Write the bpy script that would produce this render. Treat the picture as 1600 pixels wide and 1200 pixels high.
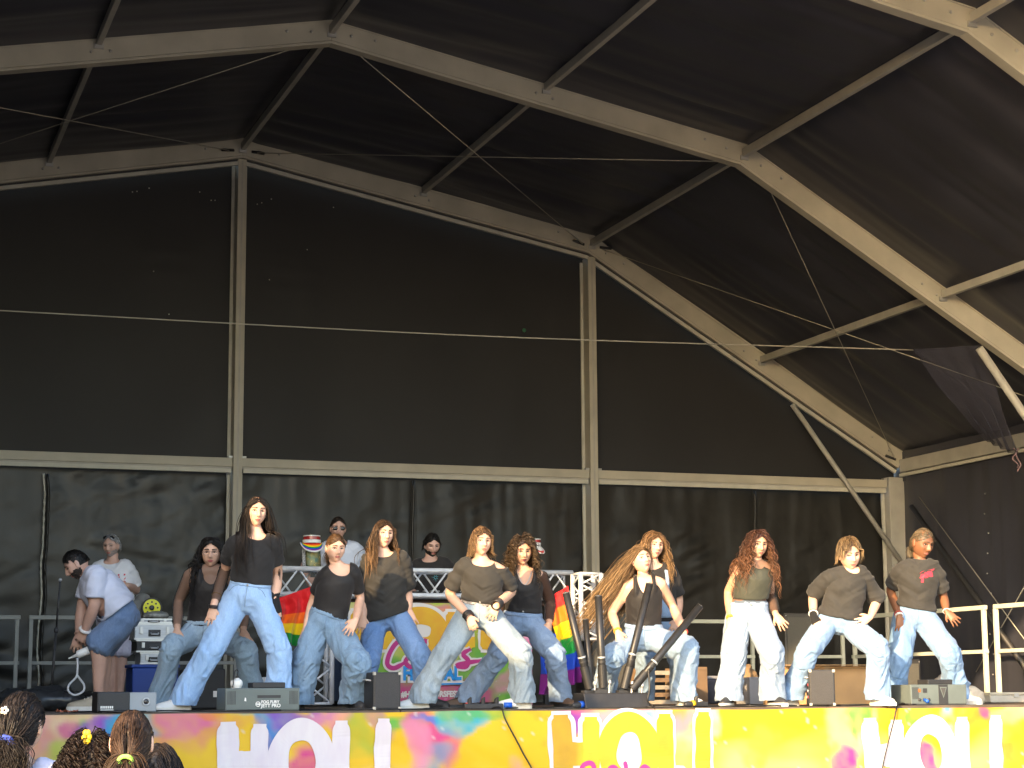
import bpy, bmesh, math, random
import numpy as np
from mathutils import Vector, Matrix
from mathutils.bvhtree import BVHTree

for o in list(bpy.data.objects):
    bpy.data.objects.remove(o, do_unlink=True)
scene = bpy.context.scene
COL = scene.collection
random.seed(7)
RNG = np.random.default_rng(7)
R = math.radians

# ------------------------------------------------------------ camera
FPX, PITCH, YAW, ROLL = 3038.7, 0.1573, 0.3366, -0.0063      # focal length in pixels of a 1600 wide picture
CAM = np.array([-4.9418, -25.0263, 0.1227])
FW = np.array([math.sin(YAW)*math.cos(PITCH), math.cos(YAW)*math.cos(PITCH), math.sin(PITCH)])
_r = np.array([math.cos(YAW), -math.sin(YAW), 0.0]); _u = np.cross(_r, FW)
RT = _r*math.cos(ROLL)+_u*math.sin(ROLL); UP = -_r*math.sin(ROLL)+_u*math.cos(ROLL)
camd = bpy.data.cameras.new('camera'); cam = bpy.data.objects.new('camera', camd); COL.objects.link(cam)
camd.sensor_width = 36; camd.lens = FPX/1600*36; camd.clip_start = .1; camd.clip_end = 4000
M = Matrix.Identity(4)
for i in range(3):
    M[i][0] = RT[i]; M[i][1] = UP[i]; M[i][2] = -FW[i]; M[i][3] = CAM[i]
cam.matrix_world = M
scene.camera = cam

# ------------------------------------------------------------ sky, sun, exposure
SUN_AZ, SUN_EL = 48.0, 17.5           # degrees: sun stands to the left behind the camera (measured from -Y towards -X)
sx = -math.sin(R(SUN_AZ))*math.cos(R(SUN_EL)); sy = -math.cos(R(SUN_AZ))*math.cos(R(SUN_EL)); sz = math.sin(R(SUN_EL))
world = bpy.data.worlds.new('World'); scene.world = world; world.use_nodes = True
wn = world.node_tree; wn.nodes.clear()
sky = wn.nodes.new('ShaderNodeTexSky'); sky.sky_type = 'NISHITA'; sky.sun_disc = False
sky.sun_elevation = R(SUN_EL); sky.sun_rotation = math.atan2(sx, sy)
sky.air_density = 1.0; sky.dust_density = 1.6; sky.altitude = 50
bg = wn.nodes.new('ShaderNodeBackground'); bg.inputs[1].default_value = 0.15
wo = wn.nodes.new('ShaderNodeOutputWorld')
wn.links.new(sky.outputs[0], bg.inputs[0]); wn.links.new(bg.outputs[0], wo.inputs[0])
sl = bpy.data.lights.new('sun', 'SUN'); sl.energy = 2.1; sl.angle = R(.5); sl.color = (1.0, .68, .35)
so = bpy.data.objects.new('sun', sl); COL.objects.link(so)
so.rotation_euler = Vector((sx, sy, sz)).to_track_quat('Z', 'Y').to_euler()
scene.view_settings.view_transform = 'Standard'; scene.view_settings.look = 'None'
scene.view_settings.exposure = 2.4; scene.view_settings.gamma = 1.0
scene.render.resolution_x = 1024; scene.render.resolution_y = 768
scene.render.engine = 'CYCLES'
scene.cycles.max_bounces = 6; scene.cycles.transparent_max_bounces = 12

# ------------------------------------------------------------ pixel <-> place helpers (1600 x 1200 picture)
def ray(px, py):
    return FW + RT*((px-800)/FPX) + UP*((600-py)/FPX)
def W(px, py, Y):                     # point seen at a pixel, on the plane y = Y
    d = ray(px, py); return CAM + d*((Y-CAM[1])/d[1])
def Wx(px, py, X):
    d = ray(px, py); return CAM + d*((X-CAM[0])/d[0])
def Wd(px, py, depth):
    return CAM + ray(px, py)*depth
def depth_at(px, Y):
    d = ray(px, 1000); return (Y-CAM[1])/d[1]
def XZ(px, py, Y):
    p = W(px, py, Y); return p[0], p[2]

# ------------------------------------------------------------ noise
def _hash(i, j, k):
    h = (i.astype(np.int64)*374761393 + j.astype(np.int64)*668265263 + k.astype(np.int64)*2147483647) & 0xffffffff
    h = ((h ^ (h >> 13))*1274126177) & 0xffffffff
    return ((h ^ (h >> 16)) & 0xffff)/65535.0
def vnoise(p):
    p = np.asarray(p, float); f = np.floor(p); t = p-f; t = t*t*(3-2*t); f = f.astype(np.int64)
    i, j, k = f[:, 0], f[:, 1], f[:, 2]; out = 0
    for a in (0, 1):
        for b in (0, 1):
            for c in (0, 1):
                w = (t[:, 0] if a else 1-t[:, 0])*(t[:, 1] if b else 1-t[:, 1])*(t[:, 2] if c else 1-t[:, 2])
                out = out + w*_hash(i+a, j+b, k+c)
    return out*2-1
def fbm(p, o=3):
    p = np.asarray(p, float); s = 0; a = 1.0
    for q in range(o):
        s = s + a*vnoise(p*(2**q)+17.3*q); a *= .5
    return s
def ridge(p, o=2):
    p = np.asarray(p, float); s = 0; a = 1.0
    for q in range(o):
        s = s + a*(1-2*np.abs(vnoise(p*(2**q)+9.1*q))); a *= .5
    return s

# ------------------------------------------------------------ materials
MATS = {}
def mat(name, col, rough=.6, metal=0.0, var=0.0, vscale=6.0, bump=0.0, bscale=60.0, spec=.5, col2=None, alpha=1.0, coat=0.0, stretch=None, attr=None, sub=0.0, emit=0.0, detail=4.0, sheen=0.0):
    if name in MATS: return MATS[name]
    m = bpy.data.materials.new(name); MATS[name] = m; m.use_nodes = True
    nt = m.node_tree; b = nt.nodes['Principled BSDF']
    b.inputs['Base Color'].default_value = (*col, 1); b.inputs['Roughness'].default_value = rough
    b.inputs['Metallic'].default_value = metal; b.inputs['Specular IOR Level'].default_value = spec
    b.inputs['Alpha'].default_value = alpha
    if coat: b.inputs['Coat Weight'].default_value = coat; b.inputs['Coat Roughness'].default_value = .25
    if sub: b.inputs['Subsurface Weight'].default_value = sub; b.inputs['Subsurface Radius'].default_value = (.012, .005, .003); b.inputs['Subsurface Scale'].default_value = 1.0
    if sheen: b.inputs['Sheen Weight'].default_value = sheen
    tc = nt.nodes.new('ShaderNodeTexCoord'); mp = nt.nodes.new('ShaderNodeMapping')
    nt.links.new(tc.outputs['Object'], mp.inputs[0])
    if stretch: mp.inputs['Scale'].default_value = stretch
    base = None
    if attr:
        at = nt.nodes.new('ShaderNodeAttribute'); at.attribute_name = attr; base = at.outputs['Color']
        nt.links.new(base, b.inputs['Base Color'])
    if var or col2:
        n = nt.nodes.new('ShaderNodeTexNoise'); n.inputs['Scale'].default_value = vscale; n.inputs['Detail'].default_value = detail
        nt.links.new(mp.outputs[0], n.inputs[0])
        rp = nt.nodes.new('ShaderNodeValToRGB'); rp.color_ramp.elements[0].position = .3; rp.color_ramp.elements[1].position = .7
        if col2: rp.color_ramp.elements[0].color = (*col, 1); rp.color_ramp.elements[1].color = (*col2, 1)
        else:
            rp.color_ramp.elements[0].color = (*[c*(1-var) for c in col], 1); rp.color_ramp.elements[1].color = (*[min(1, c*(1+var)) for c in col], 1)
        nt.links.new(n.outputs[0], rp.inputs[0])
        if attr:
            rp.color_ramp.elements[0].color = (1-var,)*3+(1,); rp.color_ramp.elements[1].color = (1, 1, 1, 1)
            mx = nt.nodes.new('ShaderNodeMix'); mx.data_type = 'RGBA'; mx.blend_type = 'MULTIPLY'; mx.inputs[0].default_value = 1
            nt.links.new(base, mx.inputs[6]); nt.links.new(rp.outputs[0], mx.inputs[7]); nt.links.new(mx.outputs[2], b.inputs['Base Color'])
        else: nt.links.new(rp.outputs[0], b.inputs['Base Color'])
        rr = nt.nodes.new('ShaderNodeMapRange'); rr.inputs[3].default_value = max(.02, rough-.1); rr.inputs[4].default_value = min(1, rough+.1)
        nt.links.new(n.outputs[0], rr.inputs[0]); nt.links.new(rr.outputs[0], b.inputs['Roughness'])
    if bump:
        n2 = nt.nodes.new('ShaderNodeTexNoise'); n2.inputs['Scale'].default_value = bscale; n2.inputs['Detail'].default_value = 3
        nt.links.new(mp.outputs[0], n2.inputs[0])
        bp = nt.nodes.new('ShaderNodeBump'); bp.inputs['Strength'].default_value = bump; bp.inputs['Distance'].default_value = .01
        nt.links.new(n2.outputs[0], bp.inputs['Height']); nt.links.new(bp.outputs[0], b.inputs['Normal'])
    return m

# ------------------------------------------------------------ mesh helpers: a shape is (verts Nx3, faces list)
def join(parts):
    V = []; F = []; n = 0
    for v, f in parts:
        V.append(np.asarray(v, float)); F += [tuple(i+n for i in q) for q in f]; n += len(v)
    return np.concatenate(V), F
def obj(name, shape, m=None, parent=None, smooth=False, loc=None, mats=None, fm=None, bevel=0.0):
    v, f = shape
    me = bpy.data.meshes.new(name)
    v = np.asarray(v, float)
    if loc is not None: v = v-np.asarray(loc)
    me.from_pydata(v.tolist(), [], [tuple(int(i) for i in q) for q in f])
    for mm in (mats or [m]):
        if mm is not None: me.materials.append(mm)
    if fm is not None: me.polygons.foreach_set('material_index', np.asarray(fm, np.int32))
    if smooth: me.polygons.foreach_set('use_smooth', np.ones(len(me.polygons), bool))
    o = bpy.data.objects.new(name, me); COL.objects.link(o)
    if loc is not None: o.location = tuple(loc)
    if parent is not None:
        o.parent = parent; o.matrix_parent_inverse = parent_inv(parent)
    if bevel:
        bv = o.modifiers.new('bevel', 'BEVEL'); bv.width = bevel; bv.segments = 2; bv.limit_method = 'ANGLE'
    return o
def parent_inv(p):
    m = Matrix.Translation(p.location) @ p.rotation_euler.to_matrix().to_4x4()
    q = p.parent
    if q is not None:
        m = parent_inv(q).inverted() @ p.matrix_parent_inverse @ m
    return m.inverted()
def tag(o, label=None, cat=None, group=None, kind=None):
    if label: o['label'] = label
    if cat: o['category'] = cat
    if group: o['group'] = group
    if kind: o['kind'] = kind
    return o
def thing(name, loc, label=None, cat=None, group=None, kind=None):
    o = bpy.data.objects.new(name, None); COL.objects.link(o); o.location = tuple(float(x) for x in loc); o.empty_display_size = .1
    return tag(o, label, cat, group, kind)
def box(x0, x1, y0, y1, z0, z1):
    v = [(x, y, z) for z in (z0, z1) for y in (y0, y1) for x in (x0, x1)]
    return np.array(v, float), [(0, 2, 3, 1), (4, 5, 7, 6), (0, 1, 5, 4), (1, 3, 7, 5), (3, 2, 6, 7), (2, 0, 4, 6)]
def obox(c, ax, ay, az):              # oriented box: centre and three half-axis vectors
    c = np.asarray(c, float); v = []
    for k in (-1, 1):
        for j in (-1, 1):
            for i in (-1, 1): v.append(c+i*np.asarray(ax)+j*np.asarray(ay)+k*np.asarray(az))
    return np.array(v), [(0, 2, 3, 1), (4, 5, 7, 6), (0, 1, 5, 4), (1, 3, 7, 5), (3, 2, 6, 7), (2, 0, 4, 6)]
def norm(v):
    v = np.asarray(v, float); return v/(np.linalg.norm(v)+1e-12)
def beam(a, b, w, h, up=(0, 0, 1)):   # rectangular bar from a to b, w across, h along up
    a = np.asarray(a, float); b = np.asarray(b, float); t = norm(b-a)
    s = norm(np.cross(t, up)); u = np.cross(s, t)
    return obox((a+b)/2, (b-a)/2, s*w/2, u*h/2)
def catmull(P, n):
    P = np.asarray(P, float); m = len(P); Q = np.vstack([2*P[0]-P[1], P, 2*P[-1]-P[-2]])
    out = []
    for t in np.linspace(0, m-1, n):
        i = min(int(t), m-2); u = t-i; p0, p1, p2, p3 = Q[i], Q[i+1], Q[i+2], Q[i+3]
        out.append(.5*((2*p1)+(-p0+p2)*u+(2*p0-5*p1+4*p2-p3)*u*u+(-p0+3*p1-3*p2+p3)*u**3))
    return np.array(out)
def tube(P, r, n=8, closed=False, caps=True):
    P = np.asarray(P, float); m = len(P); r = np.broadcast_to(np.asarray(r, float), (m,))
    T = np.gradient(P, axis=0)
    if closed: T = np.roll(P, -1, 0)-np.roll(P, 1, 0)
    T /= np.linalg.norm(T, axis=1)[:, None]+1e-12
    ref = np.array([0, 0, 1.0]) if abs(T[0][2]) < .9 else np.array([1.0, 0, 0])
    V = []; s = norm(np.cross(T[0], ref))
    ang = np.linspace(0, 2*math.pi, n, endpoint=False)
    for i in range(m):
        s = norm(s-T[i]*(s@T[i])); u = np.cross(T[i], s)
        V.append(P[i]+r[i]*(np.cos(ang)[:, None]*s+np.sin(ang)[:, None]*u))
    V = np.concatenate(V); F = []
    for i in range(m if closed else m-1):
        for k in range(n):
            a = i*n+k; b = i*n+(k+1) % n; j = ((i+1) % m)*n
            F.append((a, b, j+(k+1) % n, j+k))
    if caps and not closed:
        F.append(tuple(range(n-1, -1, -1))); F.append(tuple((m-1)*n+k for k in range(n)))
    return V, F
def ellipsoid(c, a, b, d, nu=16, nv=10, Rm=None):
    V = [(0, 0, 1)]
    for i in range(1, nv):
        p = math.pi*i/nv
        for k in range(nu): V.append((math.sin(p)*math.cos(2*math.pi*k/nu), math.sin(p)*math.sin(2*math.pi*k/nu), math.cos(p)))
    V.append((0, 0, -1)); V = np.array(V)*np.array([a, b, d]); F = []
    for k in range(nu): F.append((0, 1+k, 1+(k+1) % nu))
    for i in range(nv-2):
        for k in range(nu):
            F.append((1+i*nu+k, 1+(i+1)*nu+k, 1+(i+1)*nu+(k+1) % nu, 1+i*nu+(k+1) % nu))
    L = len(V)-1
    for k in range(nu): F.append((L, 1+(nv-2)*nu+(k+1) % nu, 1+(nv-2)*nu+k))
    if Rm is not None: V = V@np.asarray(Rm).T
    return V+np.asarray(c, float), F
def grid(nx, ny, fn):                 # fn(U, V arrays) -> Nx3
    u, v = np.meshgrid(np.linspace(0, 1, nx), np.linspace(0, 1, ny)); P = fn(u.ravel(), v.ravel())
    F = [(j*nx+i, j*nx+i+1, (j+1)*nx+i+1, (j+1)*nx+i) for j in range(ny-1) for i in range(nx-1)]
    return P, F
def prism(poly, d0, d1, fn):          # polygon (2D), two depths, fn(u, v, d) -> 3D
    n = len(poly); V = [fn(u, v, d0) for u, v in poly]+[fn(u, v, d1) for u, v in poly]
    F = [tuple(range(n-1, -1, -1)), tuple(range(n, 2*n))]+[(i, (i+1) % n, n+(i+1) % n, n+i) for i in range(n)]
    return np.array(V, float), F
def color_attr(o, cols, name='tint'):
    me = o.data; a = me.color_attributes.new(name, 'FLOAT_COLOR', 'POINT')
    c = np.ones((len(me.vertices), 4), np.float32); c[:, :3] = cols; a.data.foreach_set('color', c.ravel())
def text_shape(s, size, bold=0.0):    # built-in font turned into flat polygons in the xy plane, origin at left baseline
    cu = bpy.data.curves.new('t', 'FONT'); cu.body = s; cu.size = size; cu.offset = bold; cu.fill_mode = 'BOTH'; cu.extrude = 0.0
    to = bpy.data.objects.new('t', cu); COL.objects.link(to)
    dg = bpy.context.evaluated_depsgraph_get(); e = to.evaluated_get(dg); me = e.to_mesh()
    v = np.array([x.co[:] for x in me.vertices]); f = [tuple(p.vertices) for p in me.polygons]; e.to_mesh_clear()
    bpy.data.objects.remove(to); bpy.data.curves.remove(cu)
    return v, f
# ============================================================ the place: ground, stage, tent
B = 4.883                              # bay length
XE, ZE, XK, ZK, ZR = 9.876, 3.47, 5.0, 6.389, 7.355
YF = -11.29                            # front edge of the stage
GZ = -1.30                             # ground below the stage floor

m_ground = mat('dusty_ground', (.27, .25, .22), .95, var=.25, vscale=.8, bump=.3, bscale=20, detail=8)
m_alu = mat('cream_aluminium', (.43, .405, .335), .45, var=.14, vscale=2.2, detail=9, bump=.03, bscale=8, spec=.4)
m_alu_d = mat('grey_aluminium', (.38, .37, .335), .5, var=.12, vscale=4, spec=.4)
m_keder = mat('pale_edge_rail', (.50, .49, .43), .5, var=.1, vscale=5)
m_pvc = mat('black_pvc', (.042, .044, .060), .42, var=.15, vscale=1.2, bump=.10, bscale=3.5, spec=.5)
m_pvc2 = mat('black_tarpaulin', (.018, .0178, .017), .38, var=.2, vscale=2, bump=.25, bscale=7, spec=.36)
m_gable = mat('matt_black_pvc', (.021, .021, .023), .6, var=.15, vscale=1.2, bump=.08, bscale=3.5, spec=.35)
m_steel = mat('galvanised_steel', (.42, .42, .41), .45, metal=.6, var=.15, vscale=8)
m_dark = mat('dark_metal', (.03, .03, .032), .5, var=.2, vscale=10)
m_cable = mat('steel_cable', (.42, .40, .34), .5, metal=.3)
m_deck = mat('worn_plywood_deck', (.10, .075, .055), .75, var=.35, vscale=5, bump=.15, bscale=40, stretch=(1, 6, 1), detail=8)

g = obj('ground', grid(2, 2, lambda u, v: np.stack([(u-.5)*1600, (v-.5)*1600, 0*u+GZ], 1)), m_ground); g['kind'] = 'structure'

# ---- stage: deck panels with joints on a platform
stage = thing('stage_floor', (0, -6, GZ)); stage['kind'] = 'structure'
obj('platform', box(-9, 8.2, YF+.02, -.45, GZ, -.045), m_dark, stage)
pshape = box(-.996, .996, -.497, .497, -.04, 0)
pm = None
for ix in range(8):
    for iy in range(11):
        cx = -8+ix*2.0; cy = YF+.52+iy*1.0-.005
        if cy+.5 > -.4: continue
        if pm is None:
            pm = obj('deck_panel', pshape, m_deck, stage); pm.location = (cx, cy, -.001*((ix*7+iy*3) % 3)); me0 = pm.data
        else:
            q = bpy.data.objects.new('deck_panel', me0); COL.objects.link(q); q.parent = stage; q.matrix_parent_inverse = parent_inv(stage)
            q.location = (cx, cy, -.001*((ix*7+iy*3) % 3))

# ---- the tent
tent = thing('stage_tent', (0, 0, GZ), 'black marquee tent with cream aluminium frame covering the stage', 'tent')
PROF = np.array([(-XE, ZE), (-XK, ZK), (0, ZR), (XK, ZK), (XE, ZE)])
def mitre(off):                        # polyline offset along its normals
    out = []
    for i in range(len(PROF)):
        ns = []
        for a, b in ((i-1, i), (i, i+1)):
            if a >= 0 and b < len(PROF):
                d = PROF[b]-PROF[a]; n = np.array([-d[1], d[0]]); ns.append(n/np.linalg.norm(n))
        n = sum(ns); n /= np.linalg.norm(n); out.append(PROF[i]+n*off/(n@ns[0]))
    return np.array(out)
def strip(i, o0, o1, y0, y1):          # piece of a bent rafter between two normal offsets
    A, Bq = mitre(o0), mitre(o1)
    poly = [A[i], A[i+1], Bq[i+1], Bq[i]]
    return prism([tuple(p) for p in poly], y0, y1, lambda u, v, d: (u, d, v))
def onprof(x, off=0.0):
    P = mitre(off); return float(np.interp(x, P[:, 0], P[:, 1]))
bolt_shape = None
for k in range(4):
    y = -k*B
    for i in range(4):
        if k == 3 and i < 2: pass
        r = obj('rafter', strip(i, -.115, .125, y-.06, y+.06), m_alu, tent, bevel=.006)
        obj('bottom_flange', strip(i, -.150, -.121, y-.07, y+.07), m_alu, r, bevel=.003)
        obj('flange_groove', strip(i, -.123, -.113, y-.045, y+.045), m_alu_d, r)
        obj('edge_rail', join([strip(i, .10, .125, y-.075, y-.061), strip(i, .10, .125, y+.061, y+.075)]), m_alu, r)
        if k == 0:
            obj('gable_rail', strip(i, -.235, -.185, y-.05, y+.0), m_keder, r)
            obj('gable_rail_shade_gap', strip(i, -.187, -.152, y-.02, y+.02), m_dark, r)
        # bolts on the web
        a = PROF[i]; b = PROF[i+1]
        for t, dz in ((.045, .0), (.1, .03), (.48, -.02), (.52, -.03), (.9, .03), (.955, .0)):
            c = a+(b-a)*t
            v, f = ellipsoid((c[0], y-.064, c[1]+dz), .018, .014, .018, 8, 5)
            obj('bolt', (v, f), m_steel, r, smooth=True)
# purlins: height of the axis on each line
def purlin(name, x, z, k, w=.06, h=.095, ends=.09):
    a = (x, -k*B-.075, z); b = (x, -(k+1)*B+.075, z)
    p = obj(name, beam(a, b, w, h), m_alu_d, tent, bevel=.004)
    for e, s in ((a, -1), (b, 1)):
        c = np.array(e)
        obj('bracket', box(c[0]-.05, c[0]+.05, c[1]-.012, c[1]+.012, c[2]-.085, c[2]-.03), m_steel, p)
    return p
for k in range(3):
    for x, z in ((0, ZR), (XK, ZK), (-XK, ZK), (2.52, 6.955), (-2.52, 6.955), (7.617, 4.85), (-7.617, 4.85)):
        purlin('purlin', x, z+.0, k)
    for s in (-1, 1):                 # eave beams carry the side walls
        e = obj('eave_beam', beam((s*(XE-.02), -k*B-.08, ZE-.10), (s*(XE-.02), -(k+1)*B+.08, ZE-.10), .09, .19), m_alu_d, tent, bevel=.005)
        obj('eave_rail', beam((s*(XE-.05), -k*B-.08, ZE-.235), (s*(XE-.05), -(k+1)*B+.08, ZE-.235), .05, .045), m_keder, e)
# roof fabric
def roof_panel(i, k):
    P = mitre(.118); a = P[i]; b = P[i+1]; L = np.linalg.norm(b-a); n = np.array([-(b-a)[1], (b-a)[0]])/L
    def fn(u, v):
        x = a[0]+(b[0]-a[0])*u; z = a[1]+(b[1]-a[1])*u
        yy = -k*B-B*v+(.30*(1-v) if k == 0 else 0)
        env = np.clip(np.minimum(v, 1-v)*9-.12, 0, 1)*np.clip(np.minimum(u, 1-u)*25, 0, 1)
        q = np.stack([u*1.3+i*5, v*9+k*3, 0*u], 1)
        fold = .028*ridge(q, 2)*env
        fine = .012*ridge(np.stack([u*2.5+i*9, v*38+k*7, 0*u+3], 1), 2)*env*np.clip(1.6-np.minimum(v, 1-v)*7, .15, 1)
        # the cloth is pulled to the purlin in the middle
        tent_ = .05*np.abs(2*u-1)*env
        pil = .05*np.exp(-((u-.5)/.03)**2)*0
        d = fold+fine-tent_+pil-.004
        return np.stack([x+n[0]*d, yy, z+n[1]*d], 1)
    obj('roof_panel', grid(50, 84, fn), m_pvc, tent, smooth=True)
for k in range(3):
    for i in range(4): roof_panel(i, k)
# gable columns on the back wall
ZB = 3.11                              # gable beam axis
def column(x, top, w=.115, d=.24):
    c = obj('column', box(x-w/2, x+w/2, -.06, -.06+d, GZ, top), m_alu, tent, bevel=.006)
    for s in (-1, 1):
        obj('column_rail', box(x+s*(w/2+.003) if s > 0 else x-w/2-.045, x+w/2+.045 if s > 0 else x-w/2-.003, .135, .165, GZ, top-.05), m_keder, c)
    obj('column_groove', box(x-.012, x+.012, -.0625, -.0605, GZ, top-.02), m_alu_d, c)
for x in (-XK, 0, XK): column(x, onprof(x, -.185)+.02)
for s in (-1, 1):
    x = s*(XE-.13)
    c = obj('corner_column', box(x-.10, x+.16 if s > 0 else x+.10, -.05, .12, GZ, ZE-.26), m_alu_d, tent, bevel=.006)
    if s > 0: obj('column_rail', box(x-.17, x-.12, .06, .09, GZ, ZB-.13), m_keder, c)
for x0, x1 in ((-XE+.2, -XK-.06), (-XK+.06, -.06), (.06, XK-.06), (XK+.06, XE-.25)):
    b_ = obj('gable_beam', box(x0, x1, -.02, .10, ZB-.055, ZB+.06), m_alu, tent, bevel=.005)
    obj('beam_groove', box(x0+.01, x1-.01, .0, .08, ZB-.085, ZB-.052), m_alu_d, b_)
    obj('beam_rail', box(x0+.02, x1-.02, -.03, .05, ZB-.135, ZB-.082), m_keder, b_)
    for e in (x0+.03, x1-.03):
        obj('bracket', box(e-.028, e+.028, -.035, .03, ZB+.06, ZB+.085), m_steel, b_)
# gable cloth: smooth above the beam, wrinkled below it
def upper_cloth(x0, x1):
    def fn(u, v):
        x = x0+(x1-x0)*u; top = np.array([onprof(t, -.16) for t in x]); z = ZB+.05+(top-ZB-.05)*v
        y = .16+.022*fbm(np.stack([x*.8, z*.5, 0*x], 1), 3)+.0015*ridge(np.stack([x*7, z*.35, 0*x+4], 1), 2)
        for cx, cz in ((-.95, 5.75), (.78, 5.62)):           # sewn-in vent flaps near the ridge
            m_ = np.exp(-((x-cx)/.33)**8-((z-cz)/.35)**8)
            y = y-.010*m_+.006*m_*np.cos((z-cz)*24)**3
        return np.stack([x, y, z], 1)
    obj('gable_cloth', grid(60, 60, fn), m_gable, tent, smooth=True)
for x0, x1 in ((-XE, -XK), (-XK, 0), (0, XK), (XK, XE-.02)): upper_cloth(x0, x1)
def lower_cloth(x0, x1, seed, yo=0.0):
    def fn(u, v):
        x = x0+(x1-x0)*u; z = GZ+(ZB-.1-GZ)*v
        c = np.stack([x*1.1+z*.9+seed, z*1.1-x*.55, 0*x+seed], 1)
        amp = .35+.65*np.clip(fbm(np.stack([x*.7+seed*3, z*.6, 0*x], 1), 2)*.8+.45, 0, 1)
        y = .15+yo+.019*ridge(c*np.array([.9, 3.2, 1]), 3)*amp**2+.012*fbm(np.stack([x*2.6, z*.35, 0*x+seed], 1), 3)
        y = y+.013*ridge(np.stack([x*.5+seed, z*3.4+.7*np.sin(x*1.1+seed), 0*x+2], 1), 2)*np.clip(1.35-v*1.15, 0, 1)
        y = y+.004*np.exp(-((v-1)/.1)**2)*np.sin(x*19+3*fbm(np.stack([x*2, 0*x, 0*x], 1), 2))
        return np.stack([x, y, z], 1)
    obj('wall_tarpaulin', grid(110, 84, fn), m_pvc2, tent, smooth=True)
lower_cloth(-XE, -2.40, 3.7); lower_cloth(-2.5, .05, 1.7, .03); lower_cloth(-.05, 2.5, 8.3); lower_cloth(2.38, XK+.05, 5.1, .03); lower_cloth(XK-.05, 7.6, 11.9); lower_cloth(7.48, XE, 14.4, .03)
# laced joints of the lower cloths
def lacing(x, z0, z1, seed):
    zz = np.linspace(z0, z1, 60); xx = x+.02*fbm(np.stack([zz*3, 0*zz+seed, 0*zz], 1), 2); yy = .07+.015*np.sin(zz*40)
    obj('lacing', tube(np.stack([xx, yy, zz], 1), .013+.004*np.sin(zz*55), 6), m_keder, tent, smooth=True)
    obj('overlap_strip', tube(np.stack([xx+.05, yy+.02, zz], 1), .02, 6), m_pvc2, tent, smooth=True)
lacing(-2.45, -.2, 2.9, 2)
for x in (2.42, 7.515):
    zz = np.linspace(-.3, 2.95, 50)
    obj('overlap_strip', tube(np.stack([x+.01*np.sin(zz*5), 0*zz+.08, zz], 1), .018, 6), m_pvc2, tent, smooth=True)
# side walls
for s in (-1, 1):
    for k in range(3):
        def fn(u, v, s=s, k=k):
            y = -k*B-.08-(B-.16)*u+(.32*(1-u) if k == 0 else 0); z = GZ+(ZE+.03-GZ)*v
            x = s*(XE-.02)+.03*fbm(np.stack([y*2.4, z*.3, 0*y+s], 1), 3)+.014*ridge(np.stack([y*5, z*.5, 0*y+k], 1), 2)
            return np.stack([x, y, z], 1)
        obj('side_wall', grid(60, 40, fn), m_pvc, tent, smooth=True)
    obj('eave_flap', box(min(s*XE, s*(XE+.06)), max(s*XE, s*(XE+.06)), -3*B, .2, ZE-.32, ZE+.22), m_pvc, tent)
    for k in range(1, 4):
        obj('side_column', box(s*(XE-.02)-.06, s*(XE-.02)+.06, -k*B-.10, -k*B+.10, GZ, ZE-.05), m_alu_d, tent, bevel=.006)
# pale dots imitating light through pinholes in the gable cloth, plus a green patch
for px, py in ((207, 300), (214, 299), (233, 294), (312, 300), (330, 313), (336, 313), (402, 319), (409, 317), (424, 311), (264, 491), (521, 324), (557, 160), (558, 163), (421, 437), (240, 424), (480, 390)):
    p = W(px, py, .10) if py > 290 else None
    if p is not None: obj('pinhole_light_dot', ellipsoid((p[0], .10, p[2]), .009, .006, .009, 8, 5), m_keder, tent)
p = W(819, 516, .1); obj('green_patch', ellipsoid((p[0], .10, p[2]), .03, .008, .03, 12, 6), mat('green_patch', (.02, .12, .06), .5), tent)
# studs along the right wall seam
yy = -2.3
for q in range(11):
    obj('wall_stud', ellipsoid((XE-.07, yy+.04*math.sin(q*2.1), 2.75-q*.27), .012, .012, .012, 8, 5), m_steel, tent, smooth=True)
# braces
def strut(a, b, r=.035, m=m_steel, name='brace'):
    return obj(name, tube([a, b], r, 12), m, tent, smooth=True)
p0 = W(1238, 632, -.10); p1 = W(1412, 884, -.10); strut(p0, p1, .036, m_alu_d)
for k in (1, 2):
    d = np.array([0, -k*B, 0]); strut(p0+d+np.array([0, .0, 0]), p1+d, .05, m_alu_d)
a = Wx(1424, 792, XE-.16); b = Wx(1600, 1040, XE-.16); b = a+(b-a)*1.06; strut(a, b, .042, m_dark)
for s in (-1, 1):
    for a, b in (((0, ZR-.06), (XK, ZK-.03)), ((XK, ZK-.05), (XE, ZE))):
        obj('bracing_cable', tube([(s*(a[0]+.12), -.02, a[1]), (s*(b[0]-.12), -B+.02, b[1]-.06)], .0058, 6), m_cable, tent, smooth=True)
        obj('bracing_cable', tube([(s*(a[0]+.25), -B+.02, a[1]-.10), (s*(b[0]-.12), -.06, b[1])], .0058, 6), m_cable, tent, smooth=True)
        for c, sg in (((s*(a[0]+.12), -.07, a[1]), 1), ((s*(b[0]-.12), -.07, b[1]), -1)):
            cc = np.array(c); obj('turnbuckle', tube([cc, cc+np.array([sg*s*.17, -.02, -.015 if sg > 0 else .05])], .02, 8), m_dark, tent, smooth=True)
c1 = Wx(1436, 776, XE-.12); c2 = Wx(1640, 1052, XE-.12)
obj('bracing_cable', tube([c1, c2], .007, 6), m_cable, tent, smooth=True)
c1 = Wx(1610, 900, XE-.12); c2 = Wx(1525, 1050, XE-.12)
obj('bracing_cable', tube([c1, c2], .007, 6), m_cable, tent, smooth=True)

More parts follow.
